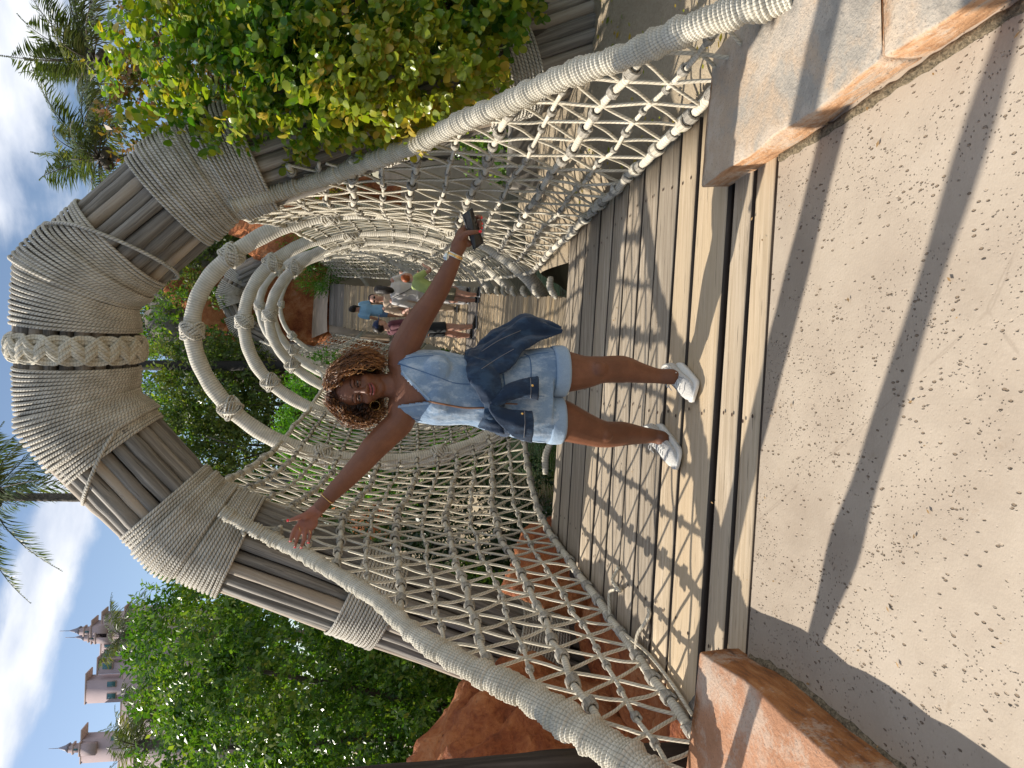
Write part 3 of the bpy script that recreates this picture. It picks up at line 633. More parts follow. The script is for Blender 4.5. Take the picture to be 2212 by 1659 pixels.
    n = len(u); kk = 14; ang = np.arange(kk) / kk * 2 * math.pi                 # ridges run slightly aslant round the rope
    rr = np.array([np.abs(np.sin((u / pitch + .35 * np.sin(a + 1) + .22 * np.sin(u * 37)) * math.pi)) ** .65 for a in ang]).T
    r = (fat * lump)[:, None] * (.74 + .29 * rr) * (1 + .05 * np.sin(u * 90 + 3 * np.sin(u * 17)))[:, None] * (1 + .03 * np.sin(ang * 2 + 1))[None, :]
    sag = np.stack([0 * u, 0 * u, .008 * np.sin(u * 8)], 1); mb = MB(); tube(mb, P + sag, r, kk, u=u); mb.build('handrail_rope', m_rail, net)
    return net
netL = make_net(-1, 'shaded rope net and thick handrail on the left side of the bridge')
netR = make_net(1, 'sunlit rope net and thick handrail on the right side of the bridge')
# loose rope ends on the planks at the foot of the left net, and the ties over the deck edge
def tie(parent, pts, r=.011): P, u = resample(pts, .012); mb = MB(); tube(mb, P, r, 6, u=u); mb.build('rope_tail', m_rope, parent)
tie(netL, [netP(-1, 3.75, 0), (-1.17, 3.78, .03), (-1.12, 3.66, .015), (-1.10, 3.58, .05), (-1.07, 3.66, .06), (-1.04, 3.70, .03), (-1.0, 3.69, .018)])
tie(netL, [netP(-1, 3.35, 0), (-1.24, 3.3, .05), (-1.17, 3.26, .03), (-1.12, 3.235, .02), (-1.09, 3.25, .018)])
tie(netL, [(-1.29, 3.45, .06), (-1.30, 3.2, .03), (-1.33, 2.95, .025), (-1.37, 2.72, .03)], .009)
for y in np.arange(3.0, 5.1, .30):
    p = netP(1, y, 0); mb = MB(); th = np.linspace(0, 2 * math.pi, 14)[:-1]
    for k in range(4): tube(mb, np.stack([p[0] + np.cos(th) * .031, np.full(13, y + k * .013), p[2] + np.sin(th) * .031], 1), .007, 5, closed=True, cap=False)
    mb.build('tie_turns', m_wrap, netR)
for side, net in ((-1, netL), (1, netR)):
    for y in np.arange(5.45, 14, .78):
        y += random.uniform(-.12, .12)
        b = netP(side, y, 0); i = np.array([float(ax(y)) + side * .555, y + .03, float(zd(y)) + .01]); mb = MB(); P, u = resample([b * .45 + i * .55 + (0, 0, .03), b * .22 + i * .78 + (0, 0, .045), i], .012)
        tube(mb, P, .029 * np.sin(np.linspace(.5, 2.9, len(u))) ** .4 + .003 * np.sin(u * 300), 8); mb.build('edge_lashing', m_wrap, net)
# ================================================================ rocks and soil
def rock(mb, c, r, seedv, sub=5, rough=.22, ridge=.1, flat=None):
    v, f = ICO[sub]; out = np.empty_like(v); r = np.array(r, float)
    for i, p in enumerate(v):
        q = Vector(p * 1.1) + Vector((seedv, seedv * .7, -seedv))
        n = mnoise.fractal(q, 1.0, 2.1, 5); cell = mnoise.cell(q * 1.6); rid = 1 - abs(mnoise.noise(q * 2.6)) * 2; fn = mnoise.noise(q * 8) * .035 + mnoise.noise(q * 19) * .016 - .02 * max(0, .35 - abs(mnoise.noise(q * 4.5)) * 4)
        out[i] = p * (1 + rough * n + ridge * rid * .5 + fn)
    mb.add(out * r + np.array(c), t=f); return mb
def rock_thing(lab, c, r, seedv, mat, sub=5, rough=.22, grp='rocks beside the bridge', cat='rock', name='rock'):
    mb = MB(); rock(mb, (0, 0, 0), r, seedv, sub, rough); o = mb.build(name, mat); o.location = c; return tag(o, lab, cat, grp)
rock_thing('big orange boulder behind the handrail at the left edge of the picture', (-3.05, 4.35, -.06), (1.15, .85, 1.28), 3, m_rockO, 6)
rock_thing('shaded orange rock below the left net at the foot of the arch leg', (-1.75, 4.3, -.72), (.62, 1.0, .62), 8, m_rockO, 5)
rock_thing('rough orange rock seen through the left net beside the dark water', (-1.75, 6.0, -.75), (.62, .85, .92), 13, m_rockO, 5)
rock_thing('low reddish rock under the left edge of the boardwalk planks', (-1.75, 3.0, -.62), (.55, .9, .50), 21, m_rockO, 5)
rock_thing('grey pitted stone lump tucked against the orange curb end', (-1.42, 2.72, -.16), (.18, .22, .17), 27, m_rockG, 4)
rock_thing('pinkish sunlit rock seen through the right net at the waterline', (1.62, 5.25, -.42), (.42, .5, .42), 31, m_rockP, 5)
rock_thing('pale pink rock at the right edge under the overhanging bush', (2.95, 5.35, .12), (.5, .4, .55), 37, m_rockP, 5)
rock_thing('small pinkish rock lying in the soil behind the right net', (1.75, 4.75, -.25), (.22, .25, .18), 41, m_rockP, 4)
rock_thing('orange cliff behind the far pole arch', (2.9, 25.5, 2.6), (2.6, 1.6, 5.0), 47, m_rockO, 5, .3, cat='cliff', name='cliff')
rock_thing('grey streaked cliff above and left of the far pole arch', (3.2, 27.0, 5.2), (3.6, 1.8, 3.9), 53, m_rockG, 5, .3, cat='cliff', name='cliff')
rock_thing('brown orange bank low between the background tree trunks', (-2.5, 26, .8), (4.0, 1.5, 3.4), 59, m_rockO, 5, .3, cat='bank', name='rock_bank')
rock_thing('reddish rock to the right of the far pole arch', (4.6, 21.5, 2.2), (1.5, 1.3, 3.2), 63, m_rockO, 5, .3, cat='rock')
def soil_fx(u, v):
    x = 1.02 + u * 9; y = 1.2 + v * 7.5; z = np.array([-.24 + .10 * mnoise.noise(Vector((a * 1.3, b * 1.3, 2))) + .012 * mnoise.noise(Vector((a * 14, b * 14, 2))) - max(0, 1.6 - a) * .5 * (b > 2.4) + .12 * max(0, a - 2.2) + .14 * min(3, max(0, b - 2.4)) - max(0, b - 6.2) * .5 for a, b in zip(x, y)]); return np.stack([x, y, z], 1)
mb = MB(); P, q = grid_surface(120, 90, soil_fx); mb.add(P, q); tag(mb.build('soil_bank', m_soil), kind='structure')
def bank_fx(u, v):
    x = -1.35 - u * 12; y = 1.2 + v * 24; z = np.array([-1.0 + .35 * mnoise.noise(Vector((a * .5, b * .5, 5))) + .04 * mnoise.noise(Vector((a * 5, b * 5, 2))) - max(0, 2.6 + a) * 1.3 - .3 * (b > 7) for a, b in zip(x, y)]); return np.stack([x, y, z], 1)
mb = MB(); P, q = grid_surface(60, 90, bank_fx); mb.add(P, q[:, ::-1]); tag(mb.build('left_bank', m_soil), kind='structure')
P, q = grid_surface(70, 30, lambda u, v: np.stack([-14 + u * 34, 17.5 + v * 16, -2.2 + np.clip(v * 5, 0, 1) * (1.6 + 2.6 * u) + .4 * np.sin(u * 17) * np.sin(v * 9)], 1)); mb = MB(); mb.add(P, q); tag(mb.build('far_bank', m_soil), kind='structure')
mb = MB(); box(mb, (1.55, 5.35, -.5), (3.6, 5.5, .42), bev=.02); o = mb.build('low_wall', plain('grey_cement', (.20, .18, .155), .9, 0, .3, 9, .01), smooth=False); tag(o, 'low grey cement wall behind the right net at the arch foot', 'wall')
# fallen leaves and grit on the soil
mb = MB()
for _ in range(420):
    x, y = random.uniform(1.25, 3.2), random.uniform(2.3, 5.0); z = -.20 + .13 * max(0, y - 2.4) + .04 * (x - 1.6); a = random.uniform(0, 6.28); l = random.uniform(.012, .03); d = np.array([math.cos(a), math.sin(a), 0]); s = np.array([-d[1], d[0], .3])
    c = np.array([x, y, z]); mb.add([c - d * l, c - s * l * .45, c + d * l, c + s * l * .45], [(0, 1, 2, 3)], c=random.uniform(.5, 1.1))
mb.build('fallen_leaves', m_leafR, kind='stuff')
# palm-trunk post at the left edge
post = thing('driftwood_post', 'dark rough upright timber post at the left edge, behind the orange curb', 'post')
P, u = resample([(-1.68, 2.95, -1.0), (-1.68, 2.95, 0), (-1.69, 2.95, 1.0), (-1.715, 2.96, 2.0), (-1.73, 2.97, 2.55)], .03, smooth=True); kk = 26; r = np.array([[.068 + .010 * mnoise.noise(Vector((math.cos(a) * 2.2, math.sin(a) * 2.2, z * 1.6))) + .007 * mnoise.noise(Vector((math.cos(a) * 9, math.sin(a) * 9, z * 5))) for a in np.arange(kk) / kk * 6.283] for z in u])
mb = MB(); tube(mb, P, r, kk); mb.build('trunk', m_post, post)
shadow_post = thing('driftwood_post', 'second rough timber post, added just outside the left edge, casting the long stripe across the paving', 'post'); shadow_post['label'] = 'added rough timber post out of view to the left, casting a stripe on the paving'
P, u = resample([(-1.85, 2.38, -.6), (-1.85, 2.38, 1.0), (-1.86, 2.39, 2.5)], .05); mb = MB(); tube(mb, P, .045 * (1 + .35 * np.array([mnoise.noise(Vector(p * 3.1)) for p in P]) + .5 * np.exp(-((P[:, 2] - 1.1) / .12) ** 2)), 14); mb.build('trunk', m_post, shadow_post)  # unseen post, added for the shadow stripe it throws over the paving

# ================================================================ foliage
def leaves(mb, P, D, Nn, l, w, tint, shape='hex', fold=.25, curl=.15):
    n = len(P); D = unit(D); S = unit(np.cross(D, Nn)); Nn = np.cross(S, D); l = np.broadcast_to(l, n)[:, None]; w = np.broadcast_to(w, n)[:, None]
    if shape == 'quad':
        V = np.stack([P, P + D * l * .5 - S * w * .5 + Nn * w * fold * .5, P + D * l - Nn * l * curl, P + D * l * .5 + S * w * .5 + Nn * w * fold * .5], 1).reshape(-1, 3); b = np.arange(n)[:, None] * 4
        mb.add(V, b + np.array([[0, 1, 2, 3]]), c=np.repeat(tint, 4)); return
    if shape == 'round':
        ct = lambda t: P + D * l * t - Nn * l * curl * t * t; sd = lambda t, a, k: ct(t) + S * w * a * k + Nn * w * fold * a * 1.2
        V = np.stack([ct(0), sd(.2, .38, -1), sd(.55, .5, -1), sd(.86, .33, -1), ct(1), sd(.86, .33, 1), sd(.55, .5, 1), sd(.2, .38, 1)], 1).reshape(-1, 3); b = np.arange(n)[:, None] * 8
        mb.add(V, np.concatenate([b + np.array([[1, 2, 6, 7]]), b + np.array([[2, 3, 5, 6]])]), np.concatenate([b + np.array([[0, 1, 7]]), b + np.array([[3, 4, 5]])]), c=np.repeat(tint, 8)); return
    up = w * fold
    V = np.stack([P, P + D * l * .28 - S * w * .46 + Nn * up, P + D * l * .78 - S * w * .40 + Nn * up - Nn * l * curl * .5, P + D * l - Nn * l * curl, P + D * l * .78 + S * w * .40 + Nn * up - Nn * l * curl * .5, P + D * l * .28 + S * w * .46 + Nn * up], 1).reshape(-1, 3)
    b = np.arange(n)[:, None] * 6; mb.add(V, np.concatenate([b + np.array([[0, 1, 2, 3]]), b + np.array([[0, 3, 4, 5]])]), c=np.repeat(tint, 6))
def lobe_points(lobes, n, r, outw=1.0, keep_in=.15, squash=1):
    L_ = np.array([l[:3] for l in lobes]); S_ = np.array([l[3:6] for l in lobes]); area = (S_[:, 0] * S_[:, 1] + S_[:, 1] * S_[:, 2] + S_[:, 0] * S_[:, 2]); pr = area / area.sum(); got = []; nor = []; tot = 0
    while tot < n:
        i = r.choice(len(lobes), n, p=pr); d = unit(r.normal(size=(n, 3))); rad = 1 - np.abs(r.normal(0, .13, n)) + .06 * r.random(n); p = L_[i] + d * S_[i] * rad[:, None]
        q = ((p[:, None, :] - L_[None]) / S_[None]); ins = ((q ** 2).sum(-1) < .62).sum(1) > 0; k = ~ins | (r.random(n) < keep_in)
        got.append(p[k]); nor.append(unit(d / S_[i])[k]); tot += k.sum()
    return np.concatenate(got)[:n], np.concatenate(nor)[:n]
def foliage(name, parent, mat, lobes, ntwig, per, size, aspect, r, shape='hex', twig=.12, spread=.9, tclump=.25, pale=.0, filt=None, **kw):
    P, Nn = lobe_points(lobes, ntwig, r)
    if filt is not None: k = filt(P); P, Nn = P[k], Nn[k]
    n = len(P); T = np.repeat(np.arange(n), per); m = len(T)
    ax_ = unit(Nn + r.normal(0, .45, (n, 3)) + np.array([0, 0, .35])); t = np.tile(np.linspace(.15, 1, per), n)[:, None]
    ph = np.tile(np.arange(per) * 2.4, n) + r.random(m) * .8; A1 = unit(np.cross(ax_, r.normal(size=(n, 3)))); A2 = np.cross(ax_, A1)
    rad = A1[T] * np.cos(ph)[:, None] + A2[T] * np.sin(ph)[:, None]; base = P[T] + ax_[T] * t * twig; D = unit(rad * spread + ax_[T] * (.35 + .5 * t) + r.normal(0, .15, (m, 3)))
    Nv = unit(ax_[T] * .9 + np.array([0, 0, .6]) - rad * .1 + r.normal(0, .35, (m, 3))); sz = size * (.62 + .75 * r.random(m) ** 1.4) * (1.05 - .3 * t[:, 0])
    clump = np.array([mnoise.noise(Vector(p * 1.1)) for p in P]) * tclump; tint = np.clip(.46 + clump[T] + r.normal(0, .14, m) + (r.random(m) < pale) * .38, 0, 1.15)
    mb = MB(); leaves(mb, base, D, Nv, sz, sz * aspect, tint, shape)
    o = mb.build(name, mat, parent, kind='stuff') if mb.n else None
    return o, (P, ax_, base, D, Nv, sz, tint)
def limbs(parent, mat, root, tips, r0, seedv, name='branch'):
    rr = random.Random(seedv); root = np.array(root, float); tips = [np.array(t, float) for t in tips]
    for t in tips:
        mid = root * .5 + t * .5 + np.array([rr.uniform(-.2, .2), rr.uniform(-.2, .2), rr.uniform(-.1, .2)]) * np.linalg.norm(t - root) * .3
        P, u = resample([root, mid, t], n=14); mb = MB(); tube(mb, P, np.linspace(r0, r0 * .25, 14), 7); mb.build(name, mat, parent)
def rand_lobes(box_, n, rs, r):
    lo, hi = np.array(box_[0]), np.array(box_[1]); c = lo + r.random((n, 3)) * (hi - lo); s = rs[0] + r.random((n, 1)) * (rs[1] - rs[0]); return np.concatenate([c, s * (.85 + .3 * r.random((n, 3)))], 1)
# right-hand bush hanging over the handrail
br_ = thing('round_leaf_bush', 'big bush of round yellow green leaves hanging over the right handrail', 'bush'); r1 = np.random.default_rng(11)
lob = rand_lobes(((2.0, 4.0, 1.0), (4.1, 4.6, 2.35)), 40, (.26, .48), r1); lob2 = rand_lobes(((1.75, 4.15, 2.1), (3.3, 4.8, 2.65)), 16, (.2, .36), r1)
extra = np.array([(1.58, 4.05, 2.2, .2, .2, .22), (1.72, 4.0, 1.9, .25, .22, .25), (1.62, 3.95, 1.55, .2, .2, .22), (1.78, 3.95, 1.2, .22, .2, .22), (1.95, 3.9, 1.6, .25, .22, .28), (2.1, 3.9, 1.1, .25, .22, .25), (2.4, 3.8, .85, .28, .24, .22), (1.95, 3.95, 2.05, .25, .22, .28), (2.75, 3.8, .75, .25, .22, .22), (1.62, 4.3, 2.35, .26, .26, .3), (1.55, 4.35, 1.95, .2, .25, .25), (1.66, 4.2, 1.6, .24, .25, .3), (1.74, 4.15, 1.3, .22, .22, .24), (2.0, 4.1, .95, .24, .22, .24), (2.35, 4.05, .72, .25, .25, .2), (1.72, 4.4, 2.7, .3, .3, .25), (2.75, 3.7, .55, .22, .2, .16)])
lobR = np.concatenate([lob, lob2, extra])
gx = [(*aty(U_, V_, y_), s_, s_ * .8, s_) for U_, V_, y_, s_ in ((1330, 600, 4.1, .17), (1345, 680, 4.05, .18), (1350, 760, 4.0, .19), (1385, 720, 3.95, .2), (1400, 830, 3.9, .2), (1440, 900, 3.85, .2), (1450, 780, 3.9, .22), (1500, 860, 3.85, .22), (1500, 960, 3.8, .2), (1560, 920, 3.8, .24), (1580, 1020, 3.75, .2), (1640, 980, 3.75, .24), (1400, 620, 4.0, .22), (1470, 680, 3.95, .24), (1560, 780, 3.9, .26))]
lobR = np.concatenate([lobR, np.array(gx), np.array(gx)]);
fo, (Pt, axt, bs, D_, Nv_, sz_, ti_) = foliage('foliage', br_, m_leafR, lobR, 4300, 8, .060, .84, r1, shape='round', twig=.12, filt=lambda P: P[:, 0] > 1.37, tclump=.55, pale=.18)
dist = np.linalg.norm(bs - EYEP, axis=1); idx = np.argsort(dist)[:260]           # the nearest leaves are leaves one can pick out
lm = MB(); leaves(lm, np.zeros((1, 3)), np.array([[0, 1.0, 0]]), np.array([[0, 0, 1.0]]), 1.0, .8, np.array([.6]), 'round'); lme = lm.mesh('leaf_mesh', m_leafR)
for i in idx[::1]:
    d = D_[i]; s = unit(np.cross(d, Nv_[i])); nn = np.cross(s, d); S = sz_[i] * 1.05; p = bs[i] + nn * .004
    inst('leaf', lme, br_, mw=Matrix([[s[k] * S, d[k] * S, nn[k] * S, p[k]] for k in range(3)] + [[0, 0, 0, 1]]))
limbs(br_, m_bark, (2.6, 4.6, -.3), [(1.8, 4.3, 1.4), (2.2, 4.3, 2.2), (2.9, 4.3, 2.3), (3.4, 4.4, 2.0), (3.8, 4.4, 1.3), (2.0, 4.3, .95), (1.9, 4.4, 2.5), (2.6, 4.2, 1.4), (1.7, 4.35, 1.9)], .035, 3)
b2 = thing('round_leaf_bush', 'darker leafy shrub behind the right leg of the near arch', 'bush'); r2 = np.random.default_rng(12)
foliage('foliage', b2, m_leafL, rand_lobes(((2.75, 5.7, -.2), (5.8, 7.2, 2.6)), 46, (.35, .7), r2), 3000, 7, .075, .72, r2, shape='quad', twig=.14)
limbs(b2, m_bark, (3.2, 6.5, -.4), [(2.4, 6.3, 2), (3.2, 6.4, 2.7), (4.4, 6.5, 2.4), (5, 6.5, 1.5)], .05, 4)
b3 = thing('reddening_shrub', 'shrub with rusty reddening leaves below the two palms', 'bush'); r3 = np.random.default_rng(13)
foliage('foliage', b3, m_leafRed, rand_lobes(((2.2, 8.6, 2.0), (4.8, 10.0, 4.15)), 32, (.3, .6), r3), 2100, 7, .085, .75, r3, shape='quad', twig=.15, tclump=.5)
limbs(b3, m_bark, (3.2, 9.3, -1), [(2.4, 9, 3.2), (3, 9.2, 3.5), (3.9, 9.3, 3.3), (4.4, 9.3, 2.8)], .05, 5)
# left-hand glossy tree
t1 = thing('glossy_leaf_tree', 'broad glossy green tree filling the left side behind the arch', 'tree'); r4 = np.random.default_rng(14)
lob = np.concatenate([rand_lobes(((-8.2, 8.4, -.6), (-4.1, 10.0, 1.95)), 54, (.55, 1.0), r4), rand_lobes(((-4.2, 8.6, -.6), (-3.0, 9.8, 2.9)), 18, (.4, .75), r4), rand_lobes(((-4.9, 8.6, 2.4), (-2.9, 10.0, 3.6)), 14, (.35, .7), r4)])
foliage('foliage', t1, m_leafL, lob, 9500, 9, .100, .50, r4, shape='quad', twig=.22, tclump=.35, pale=.05)
limbs(t1, m_bark, (-5, 9.6, -1.4), [(-6.8, 9.3, 2.8), (-5.8, 9.1, 3.2), (-4.6, 9.0, 3.3), (-3.6, 9.0, 2.9), (-7.4, 9.2, 1.6), (-3.7, 9.1, 1.2)], .09, 6)
t2 = thing('leafy_shrub', 'deep green shrub behind the left net above the water', 'bush'); r5 = np.random.default_rng(15)
foliage('foliage', t2, m_leafDark, rand_lobes(((-4.6, 10.6, -1.5), (-1.7, 12.6, 1.5)), 34, (.5, .9), r5), 3200, 7, .105, .5, r5, shape='quad', twig=.22)
limbs(t2, m_bark, (-3, 11.6, -1.8), [(-3.8, 11.4, 1.4), (-2.6, 11.4, 1.7), (-1.9, 11.5, 1.0)], .05, 8)
t3 = thing('bright_leaf_bush', 'bright lime green clipped bush left of the tunnel, behind the woman', 'bush'); r6 = np.random.default_rng(16)
foliage('foliage', t3, m_leafBright, rand_lobes(((-2.2, 15.6, -1.2), (.1, 17.2, 2.6)), 26, (.5, .85), r6), 4200, 7, .12, .42, r6, shape='quad', twig=.22, tclump=.2)
limbs(t3, m_bark, (-1, 16.5, -2), [(-1.8, 16.3, 2.5), (-.6, 16.3, 2.8), (-.1, 16.3, 1.8)], .05, 9)
t5 = thing('grassy_shrub', 'yellow green feathery shrub seen through the hoops', 'bush'); r8 = np.random.default_rng(18)
foliage('foliage', t5, m_leafBright, rand_lobes(((3.0, 19.6, 1.2), (3.9, 20.8, 3.6)), 12, (.35, .6), r8), 1500, 7, .2, .14, r8, shape='quad', twig=.3, tclump=.5, pale=.3)
t6 = thing('leafy_shrub', 'dark shrub wall low behind the glossy tree at the left', 'bush'); r9 = np.random.default_rng(19)
foliage('foliage', t6, m_leafL, rand_lobes(((-13, 12, -1.6), (-4.5, 13.5, 3.6)), 40, (.8, 1.3), r9), 4300, 7, .20, .55, r9, shape='quad', twig=.3)
mb = MB(); P, q = grid_surface(6, 6, lambda u, v: np.stack([1.25 + u * 2.0, 20.0 + v * 4, 2.66 + v * .75 + .03 * np.sin(u * 5)], 1)); mb.add(P, q); box(mb, (1.25, 20.05, .5), (3.25, 24.0, 2.62)); tag(mb.build('landing', plain('sandy_landing', (.46, .36, .27), .9, 0, .15, 3), smooth=False), kind='structure')
# wood behind: separate trees with bare dark trunks under the leaves
def bg_tree(lab, x, y, z0, h, spread, n, seedv, mat=m_leafB, trunk_r=.13, size=.16):
    t = thing('background_tree', lab, 'tree', 'trees behind the bridge'); r = np.random.default_rng(seedv)
    lob = rand_lobes(((x - spread, y - .8, z0 + h * .52), (x + spread, y + .8, z0 + h * .95)), 14, (.6, 1.2), r)
    foliage('crown', t, mat, lob, n, 7, size, .55, r, shape='quad', twig=.3, tclump=.3, pale=.04)
    rr = random.Random(seedv); tips = [(x + rr.uniform(-1, 1) * spread, y + rr.uniform(-.5, .5), z0 + h * rr.uniform(.6, .9)) for _ in range(6)]
    P, u = resample([(x, y, z0), (x + rr.uniform(-.3, .3), y, z0 + h * .3), (x + rr.uniform(-.5, .5), y, z0 + h * .55)], n=14); mb = MB(); tube(mb, P, np.linspace(trunk_r, trunk_r * .7, 14), 9); mb.build('trunk', m_bark, t)
    limbs(t, m_bark, P[8], tips, trunk_r * .55, seedv); return t
bg_tree('background tree with leaning dark trunk, nearest left of the grey cliff', -1.1, 22.0, -1, 9.2, 1.7, 1500, 31)
bg_tree('slim background tree just right of the bare palm trunk', .4, 23.5, 0, 9.2, 1.2, 700, 32, m_leafL)
bg_tree('wide background tree whose crown fills the left of the near arch opening', -3.6, 21.0, -1, 8.6, 2.2, 1700, 33)
bg_tree('background tree standing above the bright lime green bush', -2.4, 24.5, -1, 10.2, 2.0, 1500, 34, m_leafL)
bg_tree('background tree behind the left arch leg, level with the hedge top', -6.2, 20.0, -1, 7.4, 2.4, 1500, 35)
bg_tree('round background tree right of the far arch, top in the light', 4.8, 24.0, 0, 9.3, 1.9, 1500, 36, m_leafB)
bg_tree('background tree between the far arch and the rusty shrub', 6.6, 17.0, -1, 5.9, 1.6, 1500, 37, m_leafRed)
bg_tree('background tree at the right edge behind the round leaf bush', 9.5, 17.0, -1, 6.0, 2.0, 1500, 38)
bg_tree('low dark background tree deep between the trunks', .3, 27.0, 0, 10.0, 3.0, 1500, 39)
bg_tree('tall narrow background tree beside the slope of the near arch', 3.4, 28.0, 0, 10.6, 2.2, 1500, 40)
# ================================================================ palms
def palm(lab, crown, base, fl, nf, seedv, wind=(0, 0, 0), tr=.16, nl=34, grp='coconut palms', skirt=True, wid=.045, aim=None):
    t = thing('palm_tree', lab, 'palm', grp); r = np.random.default_rng(seedv); crown = np.array(crown, float); base = np.array(base, float)
    P, u = resample([base, base * .55 + crown * .45 + np.array([r.uniform(-.4, .4), 0, 0]), crown], n=30); mb = MB()
    tube(mb, P, tr * np.linspace(1.25, .8, 30) * (1 + .06 * (np.arange(30) % 2)), 10); mb.build('trunk', m_palmbark, t); wind = np.array(wind, float)
    for k in range(nf):
        a = k * 2.39996 + r.uniform(-.2, .2); e = r.uniform(-.25, 1.15); d = np.array([math.cos(a) * math.cos(e), math.sin(a) * math.cos(e), math.sin(e)]); d = unit(d + wind * r.uniform(.5, 1.1)); Lf = fl * r.uniform(.8, 1.1); s = np.linspace(0, 1, 12)[:, None]
        droop = (.28 + .35 * r.random()) * Lf; Q = crown + d * s * Lf + np.array([0, 0, -1]) * droop * s ** 2.2 + wind * Lf * .22 * s ** 2; Q, _ = resample(Q, n=16); mb = MB(); tube(mb, Q, np.linspace(.022, .006, 16) * (fl / 2.8), 4, m=1)
        T = unit(np.gradient(Q, axis=0)); si = np.linspace(.12, .99, nl); ci = si * 15; i0 = np.minimum(ci.astype(int), 14); fr = (ci - i0)[:, None]; B = Q[i0] * (1 - fr) + Q[i0 + 1] * fr; TT = T[i0]
        side = unit(np.cross(TT, np.array([0, 0, 1.0]) + wind * .3)); ll = fl * .24 * np.sin(np.clip(si * 1.05 + .12, 0, 1) * math.pi) ** .6 + .05
        for sg in (-1, 1):
            D = unit(side * sg + TT * .75 + np.array([0, 0, -.45]) + wind * .5 + r.normal(0, .13, (nl, 3))); leaves(mb, B, D, unit(np.cross(D, TT) * sg + r.normal(0, .2, (nl, 3))), ll * r.uniform(.8, 1.1, nl), wid * fl / 2.8, np.clip(.42 + r.normal(0, .14, nl) + (k % 7 == 0) * .3, 0, 1.1), 'quad', .1, .25)
        mb.build('frond', [m_palm, m_palmbark], t)
    mb = MB()
    for k in range(7): blob(mb, crown + np.array([math.cos(k), math.sin(k), -.9]) * .22 * fl / 2.8, .13 * fl / 2.8, 1)
    mb.build('crown_heart', m_palmbark, t); return t
palm('windblown palm at the upper right corner of the picture', at(1526, 205, 26), at(1545, 700, 26), 4.0, 26, 51, (.38, 0, .26), .15, 46, wid=.038)
palm('windblown palm between the near arch and the corner palm', at(1316, 216, 25), at(1322, 700, 25), 3.7, 26, 52, (.32, 0, .20), .15, 46, wid=.038)
palm('palm whose leaning trunk and crown rise just above the near arch', at(585, -22, 15.5), at(660, 800, 16.5), 2.1, 20, 53, (-.05, 0, -.22), .105, 40)
palm('shaggy palm left in front of the pink building, leaning right', at(110, 322, 24), at(95, 800, 24), 2.5, 20, 54, (.3, 0, .1), .2, 30)
palm('small dark palm hiding the pink building between its towers', at(285, 262, 27), at(270, 800, 27), 2.0, 20, 55, (.3, 0, -.05), .2, 26)
palm('leftmost palm with a pale dry hanging frond', at(48, 305, 22), at(50, 800, 22), 2.0, 18, 56, (.35, 0, .0), .2, 28)
tp = thing('bare_palm', 'straight dark bare palm trunk standing in the arch opening', 'tree'); P, u = resample([at(868, 690, 20.5), at(869, 200, 20.5) + np.array([0, 0, .6])], n=60, smooth=False); mb = MB(); tube(mb, P, .145 * (1 + .05 * (np.arange(60) % 3 == 0)), 12); mb.build('trunk', plain('dark_palm_bark', (.035, .032, .03), .9, 0, .4, 25, .02), tp)

# ================================================================ the pink hotel far behind
m_pink = plain('pink_render', (.43, .335, .345), .85, 0, .07, .4); m_trim = plain('peach_trim', (.50, .37, .34), .85, 0, .05, .4); m_roof = plain('slate_roof', (.28, .27, .33), .7, 0, .15, 1.5); m_win = plain('teal_glass', (.06, .16, .19), .15, .0, .1, 2)
HZ = 150.0
def hp(U, V): return aty(U, V, HZ)
def hbox(parent, U0, U1, V0, V1, dep, mat, name, dy=0):
    a = hp(U0, V0); b = hp(U1, V1); zt = (hp((U0 + U1) / 2, V0))[2]; zb = (hp((U0 + U1) / 2, V1))[2]; mb = MB(); box(mb, (min(a[0], b[0]), HZ + dy * .12, min(zt, zb)), (max(a[0], b[0]), HZ + dy * .12 + dep * .25, max(zt, zb))); return mb.build(name, mat, parent, smooth=False)
hotel = thing('pink_hotel', 'distant pink building with stepped blocks and spired towers above the left tree', 'building')
for (U0, U1, V0, V1, dy) in ((-40, 345, 262, 520, 3), (139, 202, 186, 520, 0), (202, 236, 211, 520, 1), (236, 335, 219, 520, 2), (10, 80, 176, 520, 0), (270, 318, 200, 520, -2)):
    w_ = hbox(hotel, U0, U1, V0, V1, 12, m_pink, 'wall_block', dy)
    c_ = hbox(hotel, U0 - 2, U1 + 2, V0 - 3, V0, 13, m_trim, 'cornice', dy - .5)
for (U0, U1, V0, V1) in ((214, 228, 222, 242), (240, 256, 226, 246), (262, 268, 226, 246), (150, 162, 232, 250), (176, 188, 232, 250), (60, 70, 240, 255), (110, 120, 285, 300), (95, 103, 285, 300)):
    fr_ = hbox(hotel, U0 - 1.5, U1 + 1.5, V0 - 1.5, V1 + 1.5, .6, m_trim, 'window_frame', -1.2); g = hbox(hotel, U0, U1, V0, V1, .3, m_win, 'window_glass', -1.7)
